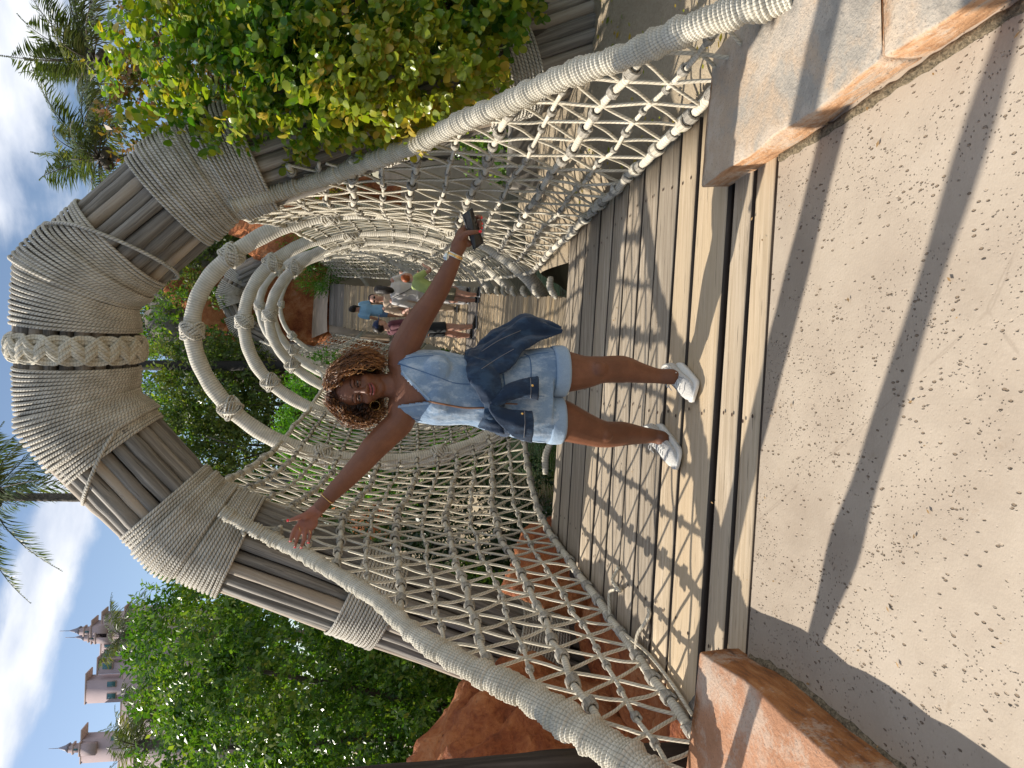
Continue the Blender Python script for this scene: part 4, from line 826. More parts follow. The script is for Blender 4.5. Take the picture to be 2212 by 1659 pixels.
for (Uc, Vt, Vb, wd) in ((44, 126, 150, 11), (297, 150, 174, 10), (283, 162, 184, 9)):
    t = thing('spired_tower', {44: 'leftmost pink tower with a thin slate spire', 297: 'taller slate spire of the twin pink towers right of the palms', 283: 'shorter front spire of the twin pink towers'}[Uc], 'tower')
    hbox(t, Uc - wd * .72, Uc + wd * .72, Vb, Vb + 32, 5, m_pink, 'lantern', -6); hbox(t, Uc - wd, Uc + wd, Vb + 8, Vb + 12, 6, m_trim, 'cornice', -6.5); hbox(t, Uc - wd * 1.25, Uc + wd * 1.25, Vb + 26, Vb + 60, 7, m_pink, 'drum', -7); hbox(t, Uc - wd * 1.35, Uc + wd * 1.35, Vb + 23, Vb + 27, 7.6, m_trim, 'cornice', -7.5)
    hbox(t, Uc - wd * .2, Uc + wd * .2, Vb + 12, Vb + 21, .4, m_win, 'window', -6.3)
    a, b = hp(Uc, Vt), hp(Uc, Vb); k = 8; R0 = abs(hp(Uc + wd, Vb)[0] - b[0]); mb = MB(); P = np.array([b + (0, 0, 0), b + (0, 0, (a - b)[2] * .35), b + (0, 0, (a - b)[2])]); tube(mb, P, [R0, R0 * .55, .08], k, up=(1, 0, 0)); mb.build('spire', m_roof, t, smooth=False)
    mb = MB(); tube(mb, np.array([P[2], P[2] + (0, 0, 1.7)]), .06, 4); mb.build('finial', m_roof, t)
# ================================================================ people
from mathutils.bvhtree import BVHTree
def skin_mat(name, a, b, sss=.03, rough=.5):
    M = Mat(name); n = M.noise(M.src('Object'), 9, 6, .7); f = M.noise(M.src('Object'), 220, 4, .7); c_ = M.ramp(n, [(.3, tuple(x * .78 for x in a)), (.5, a), (.72, b)]); c_ = M.mix(M.rampf(f, .4, .7, 0, .3), c_, tuple(x * .62 for x in a)); M.color(c_).rough(rough).bump(f, .0012, .8); M.b.inputs['Specular IOR Level'].default_value = .45
    M.b.inputs['Subsurface Weight'].default_value = sss; M.b.inputs['Subsurface Radius'].default_value = (.5, .2, .1); M.b.inputs['Subsurface Scale'].default_value = .02; return M.m
def cloth_mat(name, c, c2=None, weave=900, rough=.9, wear=None, bump=.0006):
    M = Mat(name); c2 = c2 or tuple(x * .8 for x in c); n = M.noise(M.src('Object'), 5, 6, .6, .5); wv = M.noise(M.src('Object', (1, 1, .25)), weave, 2)
    k = M.ramp(n, [(.3, c2), (.65, c)]); k = M.mix(M.rampf(wv, .35, .65, 0, .35), k, tuple(x * .6 for x in c2))
    if wear: k = M.mix(M.rampf(M.noise(M.src('Object', (1.3, 1.3, .7)), 14, 6, .7), .48, .62, 0, .7), k, wear)
    M.b.inputs['Sheen Weight'].default_value = .15; return M.color(k).rough(rough).bump(wv, bump).bump(M.noise(M.src('Object'), 22, 4), .006).m
m_skin = skin_mat('brown_skin', (.165, .060, .027), (.225, .086, .040)); m_palmskin = skin_mat('palm_skin', (.27, .10, .06), (.34, .14, .085))
m_fair = skin_mat('fair_skin', (.48, .26, .19), (.58, .34, .25)); m_tan = skin_mat('tanned_skin', (.36, .17, .10), (.46, .24, .15))
m_denim = cloth_mat('light_denim', (.25, .345, .46), (.135, .215, .335), 700, .9, (.44, .51, .58)); m_denimd = cloth_mat('dark_denim', (.014, .034, .072), (.008, .020, .045), 700, .9, (.034, .070, .125))
m_stitch = plain('denim_seam', (.08, .15, .27), .9); m_hem = cloth_mat('pale_denim_hem', (.33, .43, .54), (.24, .33, .45), 700)
m_zip = plain('copper_zip', (.30, .16, .10), .4, .7); m_gold = plain('gold', (.80, .52, .20), .25, 1, .05); m_silver = plain('steel', (.6, .58, .52), .25, 1, .05)
m_nailp = plain('coral_nail_polish', (.75, .03, .045), .2, 0, .03); m_lip = plain('lips', (.26, .065, .06), .35, 0, .08); m_black = plain('black_plastic', (.012, .012, .013), .25, 0, .1)
m_eye = plain('eye_white', (.22, .18, .16), .2, 0, .02); m_iris = plain('dark_iris', (.02, .01, .006), .1, 0, .1); m_brow = plain('brow_hair', (.02, .011, .008), .8)
m_shoe = plain('white_shoe_mesh', (.52, .50, .46), .85, 0, .22, 160, .0015); m_sole = plain('white_rubber', (.70, .68, .63), .6, 0, .05); m_sgrey = plain('grey_rubber', (.22, .23, .25), .6)
M = Mat('curly_hair'); f = M.math('ADD', M.math('MULTIPLY', M.attr(), .8), M.math('MULTIPLY', M.noise(M.src('Object'), 14, 3), .4)); M.color(M.ramp(f, [(.22, (.013, .006, .0035)), (.44, (.065, .024, .009)), (.68, (.24, .095, .030)), (.95, (.52, .26, .09))])).rough(.42); M.b.inputs['Specular IOR Level'].default_value = .5; m_curl = M.m
def ell(rx, ry, k=20, p=2.0):
    a = np.arange(k) / k * 2 * math.pi; return (np.abs(np.cos(a) / ry) ** p + np.abs(np.sin(a) / rx) ** p) ** (-1 / p)
def loft(mb, rows, k=20, up=(0, 1, 0), p=2.2):
    """rows: (centre, half width, half depth)"""
    P = np.array([r[0] for r in rows], float); r = np.array([ell(a[1], a[2], k, p) for a in rows])
    n = 6 * len(P); Q, u = resample(P, n=n); t = np.linspace(0, len(P) - 1, n)
    s0 = np.concatenate([[0], np.cumsum(np.linalg.norm(np.diff(P, axis=0), axis=1))]); rr = np.stack([np.interp(u / u[-1] * s0[-1], s0, r[:, i]) for i in range(k)], 1)
    tube(mb, Q, rr, k, up=up); return mb
def limb(mb, pts, radii, k=14, n=26, round_=True):
    P = np.array(pts, float); Q, u = resample(P, n=n); s0 = np.concatenate([[0], np.cumsum(np.linalg.norm(np.diff(P, axis=0), axis=1))]); r = np.interp(u / u[-1] * s0[-1], s0, radii)
    tube(mb, Q, r, k)
    if round_: blob(mb, Q[0], radii[0] * .99, 2); blob(mb, Q[-1], radii[-1] * .99, 2)
    return mb
def fuse(mb, name, mat, voxel, parent=None, smooth=6, fac=.5, disp=None):
    me = mb.mesh(name + '_raw', mat); o = bpy.data.objects.new(name + '_raw', me); COL.objects.link(o)
    md = o.modifiers.new('r', 'REMESH'); md.mode = 'VOXEL'; md.voxel_size = voxel; md.use_smooth_shade = True
    if smooth: ms = o.modifiers.new('s', 'SMOOTH'); ms.iterations = smooth; ms.factor = fac
    dg = bpy.context.evaluated_depsgraph_get(); ev = o.evaluated_get(dg); m2 = bpy.data.meshes.new_from_object(ev, depsgraph=dg); bpy.data.objects.remove(o); bpy.data.meshes.remove(me)
    m2.name = name; m2.materials.clear()
    for m in (mat if isinstance(mat, list) else [mat]): m2.materials.append(m)
    if disp is not None:
        co = np.empty(len(m2.vertices) * 3); m2.vertices.foreach_get('co', co); co = co.reshape(-1, 3); no = np.empty_like(co.ravel()); m2.vertices.foreach_get('normal', no); no = no.reshape(-1, 3)
        co = disp(co, no); m2.vertices.foreach_set('co', co.ravel()); m2.update()
    m2.polygons.foreach_set('use_smooth', np.ones(len(m2.polygons), bool))
    o = bpy.data.objects.new(name, m2); COL.objects.link(o)
    if parent: o.parent = parent
    return o
def bvh(o): me = o.data; return BVHTree.FromPolygons([v.co[:] for v in me.vertices], [p.vertices[:] for p in me.polygons])
def wrinkle(a1=.004, s1=9, a2=.002, s2=25, st=(1, 1, .5)):
    def f(co, no):
        d = np.array([a1 * mnoise.noise(Vector((c[0] * s1 * st[0], c[1] * s1 * st[1], c[2] * s1 * st[2]))) + a2 * mnoise.noise(Vector((c[0] * s2, c[1] * s2, c[2] * s2 * .5 + 3))) for c in co]); return co + no * d[:, None]
    return f
def trim(o, cond):
    import bmesh
    bm = bmesh.new(); bm.from_mesh(o.data); bm.normal_update(); dl = [f for f in bm.faces if cond(f.calc_center_median(), f.normal)]; bmesh.ops.delete(bm, geom=dl, context='FACES'); bm.to_mesh(o.data); bm.free()
def sneaker(name, parent, heel, toe, w=.048, zup=0, ank=None, mat=None, sole=None, tall=.075, yaw=0):
    """white trainer from heel to toe on the ground; own frame: y forward"""
    heel = np.array(heel, float); toe = np.array(toe, float); f = toe - heel; Ln = np.linalg.norm(f); f = f / Ln; s = unit(np.cross(f, (0, 0, 1))); u = np.cross(s, f); mat = mat or m_shoe; sole = sole or m_sole
    g = lambda a, b, c: heel + f * (a * Ln) + s * b + u * c
    mb = MB(); rows = []
    for a, hw, h in ((0.0, .5, .5), (.04, .74, .8), (.15, .78, .98), (.3, .76, .92), (.42, .82, .80), (.55, .92, .66), (.70, 1.0, .55), (.84, .92, .46), (.94, .66, .38), (1.0, .34, .28)):
        rows.append((g(a, 0, .020 + h * tall * .5), hw * w, h * tall * .5))
    r = np.array([ell(b, c, 18, 2.3) for _, b, c in rows]); P = np.array([x[0] for x in rows]); tube(mb, P, r, 18, up=u); up_ = fuse(mb, name, mat, .0045, parent, 5, .5)
    mb = MB(); xs = np.linspace(0, 1, 22); V = []; pr = []
    for a in xs:
        hw = w * 1.04 * math.sqrt(max(.04, 1 - max(0, (a - .78) / .225) ** 2)) * math.sqrt(max(.1, 1 - max(0, (.14 - a) / .145) ** 2)) * (.84 + .20 * math.sin(min(1, a * 1.25) * math.pi * .62))
        fl = .022 * max(0, (a - .8) / .2) ** 1.5
        for b, c in ((-1, fl + .002), (-1.03, fl + .014), (-.98, .028 + fl * .6), (.98, .028 + fl * .6), (1.03, fl + .014), (1, fl + .002)): V.append(g(a * 1.03 - .015, b * hw, c))
    q = [(i * 6 + j, i * 6 + (j + 1) % 6, (i + 1) * 6 + (j + 1) % 6, (i + 1) * 6 + j) for i in range(21) for j in range(6)] + [(0, 5, 4, 1), (1, 4, 3, 2), (126, 127, 130, 131), (127, 128, 129, 130)]
    mb.add(V, q); mb.build('sole', sole, up_, smooth=False)
    if mat is m_shoe:
        tr = bvh(up_); mb = MB(); Z = Vector(u)
        for i in range(6):
            a = .38 + i * .055
            for sg in (1, -1):
                pts = []
                for t in np.linspace(-1, 1, 9):
                    p = g(a + sg * t * .018, t * w * .42, .2); h = tr.ray_cast(Vector(p), -Z)[0]
                    if h: pts.append(np.array(h) + u * .0025)
                if len(pts) > 3: tube(mb, np.array(pts), .0024, 5)
        for sg in (-1, 1):
            c = np.array(tr.ray_cast(Vector(g(.37, sg * .012, .2)), -Z)[0] or g(.37, 0, .07)); P, _ = resample([c + u * .003, c + s * sg * .02 + u * .012, c + s * sg * .034 + f * .01 + u * .004, c + s * sg * .016 + f * .012 + u * .004, c + u * .003], n=20); tube(mb, P, .0022, 5)
            P, _ = resample([c + u * .003, c + s * sg * .024 + f * .02 + u * .003, c + s * sg * .034 + f * .035 - u * .006], n=12); tube(mb, P, .0022, 5)
        mb.build('lace', m_sole, up_)
        for sg in (-1, 1):
            mb = MB(); pts = []
            for a, b in ((.30, .9), (.42, .62), (.55, .78), (.70, 1.02)):
                h = tr.ray_cast(Vector(g(a, sg * w * b * .80, .2)), -Z)[0]
                if h: pts.append(np.array(h) + u * .001)
            if len(pts) > 2: P, _ = resample(pts, n=16); tube(mb, P, .0020, 5); mb.build('side_seam', m_sgrey, up_)
        mb = MB(); pts = [tr.ray_cast(Vector(g(.80 - .05 * abs(t), t * w * .62, .2)), -Z)[0] for t in np.linspace(-1, 1, 9)]; pts = np.array([np.array(p) + u * .0006 for p in pts if p]); tube(mb, pts, .0018, 5); mb.build('toe_seam', m_sgrey, up_)
        mb = MB(); P, _ = resample([g(.30, -w * .60, tall * .99), g(.10, -w * .62, tall * 1.06), g(0.0, 0, tall * 1.14), g(.10, w * .62, tall * 1.06), g(.30, w * .60, tall * .99)], n=24); tube(mb, P, .0075, 8); mb.build('heel_collar', m_shoe, up_)
        mb = MB()
        for a in (.06, .14, .22): box(mb, (-.009, -.004, -.006), (.009, .004, .006)); V = mb.v[-1]; mb.v[-1] = np.array([g(a, (1.0 if True else 1) * w * .84 + q_[1], .016 + q_[2]) + f * q_[0] for q_ in V])
        mb.build('heel_cushion', m_sgrey, up_)
    return up_

# ---------------------------------------------------------------- the woman
YW = 2.96
W = lambda U, V, y=YW: aty(U, V, y)
woman = thing('person', 'smiling woman with curly golden brown hair, light denim romper and white sneakers, arms spread wide', 'person')
Hc = W(821, 777, 3.0); hu = unit([-.156, .05, .988]); hf = unit([-.13, -1, .02]); hf = unit(hf - hu * (hf @ hu)); hr = np.cross(hf, hu); hr = hr if hr[0] > 0 else -hr
H_ = lambda x, f, u: Hc + hr * x + hf * f + hu * u
HM = np.stack([hr, hf, hu], 1)
mb = MB()
blob(mb, H_(0, -.008, .032), (.074, .092, .080), 3, HM); blob(mb, H_(0, .022, -.025), (.063, .066, .080), 3, HM); blob(mb, H_(0, .050, -.092), (.026, .026, .020), 2, HM); blob(mb, H_(0, .034, -.075), (.050, .042, .030), 2, HM)
for s in (-1, 1): blob(mb, H_(s * .037, .056, -.030), (.026, .024, .026), 2, HM); blob(mb, H_(s * .030, .074, .020), (.024, .012, .009), 2, HM); blob(mb, H_(s * .0125, .096, -.036), (.0105, .010, .008), 2, HM); blob(mb, H_(s * .076, -.005, -.005), (.010, .020, .030), 2, HM)
limb(mb, [H_(0, .083, .012), H_(0, .092, -.010), H_(.0, .104, -.030)], [.0075, .009, .0125], 8, 8); blob(mb, H_(0, .082, -.056), (.024, .014, .018), 2, HM)
limb(mb, [H_(0, -.015, -.045), W(826, 832, 2.985), W(826, 872, 2.975)], [.054, .050, .062], 16)
T_ = [(828, 846, 34, .050), (828, 858, 60, .072), (828, 874, 74, .092), (827, 905, 78, .108), (822, 945, 74, .116), (816, 1000, 71, .104), (813, 1040, 71, .102), (810, 1075, 78, .112), (808, 1110, 88, .122), (806, 1150, 95, .126), (805, 1180, 92, .118)]
pxm = lambda V: (YW * .98 + (EYE - W(800, V)[2]) * .199) / FOC
loft(mb, [(W(u, v, 2.98), h * pxm(v), d) for u, v, h, d in T_], 22)
for u in (797, 858): blob(mb, W(u, 945, 2.90), (.062, .055, .062), 2)
limb(mb, [W(853, 1140), W(857, 1180), W(856, 1215, 2.95), W(855, 1262, 2.94), W(860, 1298, 2.93), W(861, 1345, 2.945), W(853, 1385, 2.95), W(847, 1420, 2.95), W(845, 1452, 2.94)], [.094, .098, .097, .074, .060, .062, .046, .034, .036], 18, 46)
limb(mb, [W(757, 1140), W(754, 1180), W(751, 1212, 2.97), W(732, 1265, 3.0), W(721, 1305, 3.02), W(722, 1346, 3.06), W(719, 1385, 3.09), W(717, 1412, 3.10), W(712, 1430, 3.09)], [.092, .094, .092, .073, .061, .057, .042, .033, .036], 18, 46)
for u, v, y in ((862, 1296, 2.875), (719, 1308, 2.965)): blob(mb, aty(u, v, y), (.032, .022, .036), 2)
limb(mb, [W(788, 868, 2.98), W(752, 866, 2.97), W(722, 838, 2.96), W(690, 806, 2.95), W(665, 786, 2.94), W(628, 752, 2.93), W(598, 722, 2.92), W(576, 702, 2.92), W(562, 690, 2.92)], [.060, .060, .058, .055, .048, .041, .035, .0275, .028], 16, 44)
limb(mb, [W(868, 868, 2.98), W(903, 872, 2.97), W(935, 888, 2.95), W(965, 904, 2.93), W(1012, 936, 2.90), W(1050, 957, 2.88), W(1088, 975, 2.86), W(1118, 988, 2.85), W(1128, 994, 2.85)], [.060, .062, .060, .055, .045, .041, .034, .0275, .029], 16, 44)
# open hand (viewer's left)
def hz(zx, zy, y=2.92): return aty(1659 - .553 * (1850 + zy / 4.148), .553 * (1000 + zx / 4.148), y)
hb = MB()
for c, r in (((960, 620), (.031, .017, .030)), ((880, 700), (.034, .017, .033)), ((800, 790), (.034, .0145, .033)), ((760, 850), (.030, .013, .028)), ((890, 800), (.030, .014, .030)), ((830, 850), (.030, .013, .028))): blob(mb, hz(*c), r, 2)
limb(mb, [hz(1000, 560), hz(900, 640), hz(800, 690, 2.905)], [.022, .023, .018], 12, 10)
fing = {'index': [(700, 820), (628, 900), (588, 985), (558, 1078)], 'middle': [(770, 860), (700, 930), (668, 1040), (634, 1175)], 'ring': [(830, 880), (790, 940), (782, 1050), (735, 1182)], 'little': [(890, 890), (882, 960), (872, 1030), (852, 1100)]}
for k_, pts in fing.items():
    ys = [2.92, 2.905, 2.90, 2.892]; limb(mb, [hz(a, b, y) for (a, b), y in zip(pts, ys)], [.0105, .0095, .0088, .0068] if k_ != 'little' else [.009, .0078, .0072, .0058], 10, 14)
limb(mb, [hz(880, 660, 2.91), hz(770, 680, 2.90), hz(660, 720, 2.895), hz(540, 755, 2.89)], [.015, .0125, .0105, .007], 10, 14)
# gripping hand (viewer's right)
def pz(zx, zy, y=2.84): return aty(1659 - .553 * (700 + zy / 4.74), .553 * (1650 + zx / 4.74), y)
blob(mb, pz(700, 1130, 2.85), (.028, .024, .030), 2); blob(mb, pz(740, 1030, 2.85), (.030, .022, .028), 2); blob(mb, pz(800, 960, 2.865), (.026, .016, .026), 2); limb(mb, [pz(640, 1240, 2.85), pz(720, 1080, 2.85)], [.027, .026], 12, 8)
limb(mb, [pz(730, 1080, 2.83), pz(820, 1000, 2.812), pz(930, 985, 2.800), pz(1050, 975, 2.800)], [.018, .0125, .0105, .0078], 10, 14)                      # thumb over the phone
for (a, b), (c, d), (e, f_) in (((800, 900), (900, 760), (1075, 690)), ((820, 930), (930, 830), (1085, 800)), ((840, 960), (950, 880), (1085, 880)), ((820, 1180), (900, 1120), (1000, 1100))):
    if a == 820 and b == 1180: continue
    limb(mb, [pz(a, b, 2.862), pz(c, d, 2.872), pz(e - 25, f_, 2.862), pz(e, f_ + 12, 2.842), pz(e - 22, f_ + 20, 2.829)], [.0115, .0098, .0088, .0082, .0066], 10, 16)
blob(mb, pz(850, 1190, 2.85), (.016, .014, .018), 2)
eyesL = [H_(s * .031, .078, .001) for s in (-1, 1)]
def face(co, no):
    for e in eyesL:
        d = co - e; r = np.sqrt((d @ hr / .021) ** 2 + (d @ hu / .013) ** 2 + (d @ hf / .03) ** 2); co = co - hf * (np.clip(1 - r, 0, 1) * .010)[:, None]
    for s in (-1, 1):                                   # smile fold
        for t in np.linspace(0, 1, 5):
            c = H_(s * (.019 + .014 * t), .084 - .014 * t, -.040 - .022 * t); d = np.linalg.norm(co - c, axis=1); co = co - hf * (np.exp(-(d / .004) ** 2) * .0011)[:, None]
    return co
body = fuse(mb, 'body', m_skin, .0044, woman, 5, .45, face); bt = bvh(body)
# palm side of the open hand is paler
body.data.materials.append(m_palmskin); hc = np.array(hz(800, 850)); nn = np.zeros(len(body.data.polygons), int); cen = np.empty(len(nn) * 3); body.data.polygons.foreach_get('center', cen); cen = cen.reshape(-1, 3); nor = np.empty(len(nn) * 3); body.data.polygons.foreach_get('normal', nor); nor = nor.reshape(-1, 3)
nn[(np.linalg.norm(cen - hc, axis=1) < .105) & (nor[:, 1] < -.25) & (cen @ unit(hz(800, 850) - hz(1100, 520)) > hz(1010, 570) @ unit(hz(800, 850) - hz(1100, 520)))] = 1; body.data.polygons.foreach_set('material_index', nn.astype(np.int32))
def onto(tree, U, V, lift=.002):
    d = Vector(unit(ray(U, V))); h = tree.ray_cast(Vector(EYEP), d)[0]; return np.array(h) - np.array(d) * lift if h else None
def surf_line(tree, pts, lift=.002, n=24):
    P, _ = resample(np.array([(a, b, 0) for a, b in pts]), n=n); o = [onto(tree, p[0], p[1], lift) for p in P]; return np.array([x for x in o if x is not None])
def hx(s, f, u): return H_(s, f, u)
for s in (-1, 1):
    e = H_(s * .031, .0745, .000); mb = MB(); blob(mb, (0, 0, 0), (.0118, .0118, .0118), 3); ob = mb.build('eye', m_eye, woman); ob.location = e; mb = MB(); blob(mb, hf * .0088 + hr * -.001, .0056, 2); i_ = mb.build('iris', m_iris, ob)
    for nm, off, th, cv in (('upper_eyelid', .0022, .0042, .0042), ('lower_eyelid', -.0048, .0034, -.0010)):
        pts = []
        for t in np.linspace(-1, 1, 11): pts.append(H_(s * .031 + t * .0155, .0865 - .006 * t * t - (.003 if s * t > 0 else 0), off + cv * (1 - t * t)))
        mb = MB(); tube(mb, np.array(pts), [th * (.5 + .5 * (1 - x * x)) for x in np.linspace(-1, 1, 11)], 8); mb.build(nm, m_skin, woman)
    mb = MB(); tube(mb, np.array([H_(s * .031 + t * .0165, .0900 - .006 * t * t, .0005 + .0035 * (1 - t * t)) for t in np.linspace(-1, 1, 11)]), .0011, 5); mb.build('eyelash', m_brow, woman)
    pts = []
    for t in np.linspace(0, 1, 10):
        p = H_(s * (.013 + .036 * t), .2, .0235 + .009 * math.sin(t * 2.3) - .002 * t); h = bt.ray_cast(Vector(p), Vector(-hf))[0]
        if h: pts.append(np.array(h) + hf * .0005)
    mb = MB(); tube(mb, np.array(pts), np.linspace(.0030, .0010, len(pts)), 6, flat=.6); mb.build('eyebrow', m_brow, woman)
for nm, du, th, sag in (('upper_lip', -.0535, .0042, .004), ('lower_lip', -.0625, .0052, .0075)):
    pts, rr = [], []
    for t in np.linspace(-1, 1, 17):
        u_ = du - sag * (1 - t * t) + .0085 - (.0012 * math.exp(-(t * 4) ** 2) if nm == 'upper_lip' else 0); p = H_(t * .0265, .2, u_ + .001 * abs(t)); h = bt.ray_cast(Vector(p), Vector(-hf))[0]
        if h: pts.append(np.array(h) + hf * .0005); rr.append(th * (.35 + .65 * (1 - t * t) ** .7))
    mb = MB(); tube(mb, np.array(pts), rr, 10); mb.build(nm, m_lip, woman)
pts = [H_(t * .022, .2, -.0525 - .0055 * (1 - t * t)) for t in np.linspace(-1, 1, 9)]; pts = [np.array(bt.ray_cast(Vector(p), Vector(-hf))[0]) + hf * .0042 for p in pts]; mb = MB(); tube(mb, np.array(pts), .0014, 5); mb.build('mouth_line', m_iris, woman)
# hair: a mass of corkscrew curls
hr_ = np.random.default_rng(5); mb = MB(); cnt = 0; hairC = H_(.004, -.012, .020)
for _ in range(16000):
    if cnt > 1900: break
    d = unit(hr_.normal(size=3)); x, f, u = d
    if u < -.55: continue
    if f > .35 and u < .42 + .0 * x and abs(x) < .55: continue                       # the face stays open
    if f > .5 and u < .80 and -.62 < x < .18: continue                              # the bare forehead, parted to one side
    sc0 = np.array([.072, .088, .082]); root = H_(0, -.008, .034) + HM @ (d * sc0 * .98)
    Ln = hr_.uniform(.09, .235) * (1.0 if u < .5 else .75)
    out_ = HM @ unit(d * np.array([1, .8, .9]) + np.array([np.sign(x) * .35, -.02, .12 if u > .3 else -.1])); n = 22; t = np.linspace(0, 1, n)[:, None]
    droop = np.clip(Ln - .05, 0, .3); path = root + out_ * (Ln * (t - .42 * t * t)) * 1.0 + np.array([0, 0, -1]) * droop * t ** 1.9 * 1.15 + HM @ np.array([np.sign(x) * .012, 0, 0]) * t + hr_.normal(0, .013, 3) * t
    lim = hr_.uniform(.86, 1.04) if hr_.random() > .06 else 1.14; q = (path - hairC) @ HM; k = np.sqrt((q[:, 0] / .172) ** 2 + (q[:, 1] / .150) ** 2 + (q[:, 2] / .165) ** 2); over = np.maximum(k / lim, 1)[:, None]; path = hairC + (path - hairC) / over
    q = (path - Hc) @ HM
    if np.any((q[:, 1] > .040) & (np.abs(q[:, 0] + .008) < .066) & (q[:, 2] < .052) & (q[:, 2] > -.13)): continue
    if np.any((q[:, 1] > .055) & (q[:, 0] < .020) & (q[:, 0] > -.062) & (q[:, 2] < .085)): continue
    rad = hr_.uniform(.006, .0125); tw = hr_.uniform(3.5, 6.0) * Ln / .13; ph = hr_.uniform(0, 6.3); a = np.cross(out_, [0, 0, 1.0]); a = unit(a); b = np.cross(out_, a)
    m_ = 34; path, _ = resample(path, n=m_, smooth=False); tt = np.linspace(0, 1, m_); path = path + np.outer(np.cos(tt * tw * 6.28 + ph) * rad * np.minimum(tt * 5, 1), a) + np.outer(np.sin(tt * tw * 6.28 + ph) * rad * np.minimum(tt * 5, 1), b)
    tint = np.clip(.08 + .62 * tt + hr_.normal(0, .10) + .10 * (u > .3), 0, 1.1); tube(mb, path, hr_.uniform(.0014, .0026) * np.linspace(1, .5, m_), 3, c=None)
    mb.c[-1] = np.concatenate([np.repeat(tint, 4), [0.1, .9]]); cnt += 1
hair = mb.build('curly_hair', m_curl, woman)
mb = MB(); v, f = ICO[4]; q = v * np.array([.082, .094, .086]); keep = ~((v[:, 1] > .30) & (v[:, 2] < .62)) ; ok_ = keep[f].all(1); mb.add(H_(0, -.014, .036) + q @ HM.T, t=f[ok_], c=.12); mb.build('scalp_hair', m_curl, hair)
for s in (-1, 1):
    c = H_(s * .080, .012, -.050); th = np.linspace(0, 2 * math.pi, 30)[:-1]; mb = MB(); tube(mb, np.stack([c[0] + np.cos(th) * .019 * (.6 if s > 0 else 1), c[1] + np.cos(th) * .006, c[2] - .004 + np.sin(th) * .021], 1), .0013, 6, closed=True, cap=False); mb.build('hoop_earring', m_gold, woman)
# romper
mb = MB(); TR = [(828, 852, 50, .062), (828, 860, 66, .080), (828, 876, 75, .100), (826, 905, 79, .118), (821, 945, 83, .130), (816, 1000, 76, .120), (813, 1035, 75, .116), (810, 1075, 84, .125), (808, 1110, 94, .136), (806, 1150, 101, .140), (805, 1180, 103, .135)]
loft(mb, [(W(u, v, 2.978), h * pxm(v), d) for u, v, h, d in TR], 24)
for u in (797, 858): blob(mb, W(u, 945, 2.895), (.068, .060, .068), 2)
limb(mb, [W(853, 1130, 2.97), W(857, 1170, 2.96), W(857, 1214, 2.95)], [.098, .105, .107], 20, 20, False); limb(mb, [W(756, 1130, 2.97), W(753, 1170, 2.965), W(752, 1206, 2.97)], [.098, .101, .102], 20, 20, False)
def rump(co, no):
    co = wrinkle(.006, 8, .0035, 22)(co, no); zc = W(800, 1040)[2]; k = np.exp(-((co[:, 2] - zc) / .05) ** 2); a = np.arctan2(co[:, 0] + .02, -(co[:, 1] - 2.98)); return co + no * (k * .006 * np.sin(a * 13 + co[:, 2] * 30))[:, None]
romper = fuse(mb, 'denim_romper', m_denim, .005, woman, 4, .5, rump)
def cutV(c, n):
    if c.y > 3.0 and c.z < W(800, 858)[2]: return False
    P = np.array(c) - EYEP; Z = P @ FWD; U = CU + FOC * (P @ RIGHT) / Z; V = CV + FOC * (P @ DOWN) / Z
    if c.y < 3.0 and V < 924 and U > 791 - (924 - V) * .12 and U < 792 + (924 - V) * 1.02: return True
    return V < 866 and 786 < U < 872 and True
trim(romper, cutV); sm = romper.modifiers.new('thick', 'SOLIDIFY'); sm.thickness = .0035; sm.offset = -1
rt = bvh(romper)
def sline(pts, r, mat, name, par=romper, lift=.001, n=26, tree=None):
    P = surf_line(tree or rt, pts, lift, n)
    if len(P) > 2: mb = MB(); tube(mb, P, r, 6); mb.build(name, mat, par)
rz = lambda zx, zy: (1659 - .553 * (1300 + zy / 3.16), .553 * (1200 + zx / 3.16))
sz8 = lambda zx, zy: (1659 - .553 * (1300 + zy / 3.0167), .553 * (1700 + zx / 3.0167))
sline([rz(1490, 845), rz(1700, 885), rz(1950, 925), rz(2200, 925)], .0042, m_zip, 'zip')
sline([(788, 1075), (787, 1100), (786, 1118)], .0035, m_zip, 'zip')
for k_ in (0, .006):
    sline([(rz(1100, 375)[0] + k_ * 300, rz(1100, 375)[1]), rz(1400, 470), rz(1650, 560), rz(1850, 625), rz(2150, 635)], .0016, m_stitch, 'seam')
sline([rz(960, 905), rz(1080, 985), rz(1200, 1090), rz(1330, 1130)], .0022, m_stitch, 'seam'); sline([rz(1080, 960), rz(1200, 1010), rz(1330, 1060)], .0016, m_stitch, 'seam')
sline([(794, 929), (823, 901), (850, 875), (876, 851)], .0050, m_hem, 'neck_facing'); sline([(788, 928), (785, 900), (782, 875), (778, 853)], .0050, m_hem, 'neck_facing')
for dx in (0, 5):
    sline([(772 - dx * .3 + dx, 857), (758 + dx, 872), (750 + dx, 892), (744 + dx, 912)], .0016 if dx else .0032, m_stitch if dx else m_hem, 'armhole_seam'); sline([(880 - dx, 858), (889 - dx, 874), (894 - dx, 902), (896 - dx, 936)], .0016 if dx else .0032, m_stitch if dx else m_hem, 'armhole_seam')
for U0 in (0,):
    sline([(806, 1128), (804, 1150), (803, 1176)], .0016, m_stitch, 'seam'); sline([(716, 1100), (708, 1140), (704, 1180)], .0016, m_stitch, 'seam'); sline([(880, 1110), (893, 1150), (898, 1185)], .0016, m_stitch, 'seam')
sline([sz8(1050, 250), sz8(1110, 290), sz8(1130, 400), sz8(1130, 520)], .0026, m_stitch, 'pocket_seam'); sline([sz8(790, 330), sz8(800, 450), sz8(820, 620)], .0028, m_stitch, 'pocket_seam')
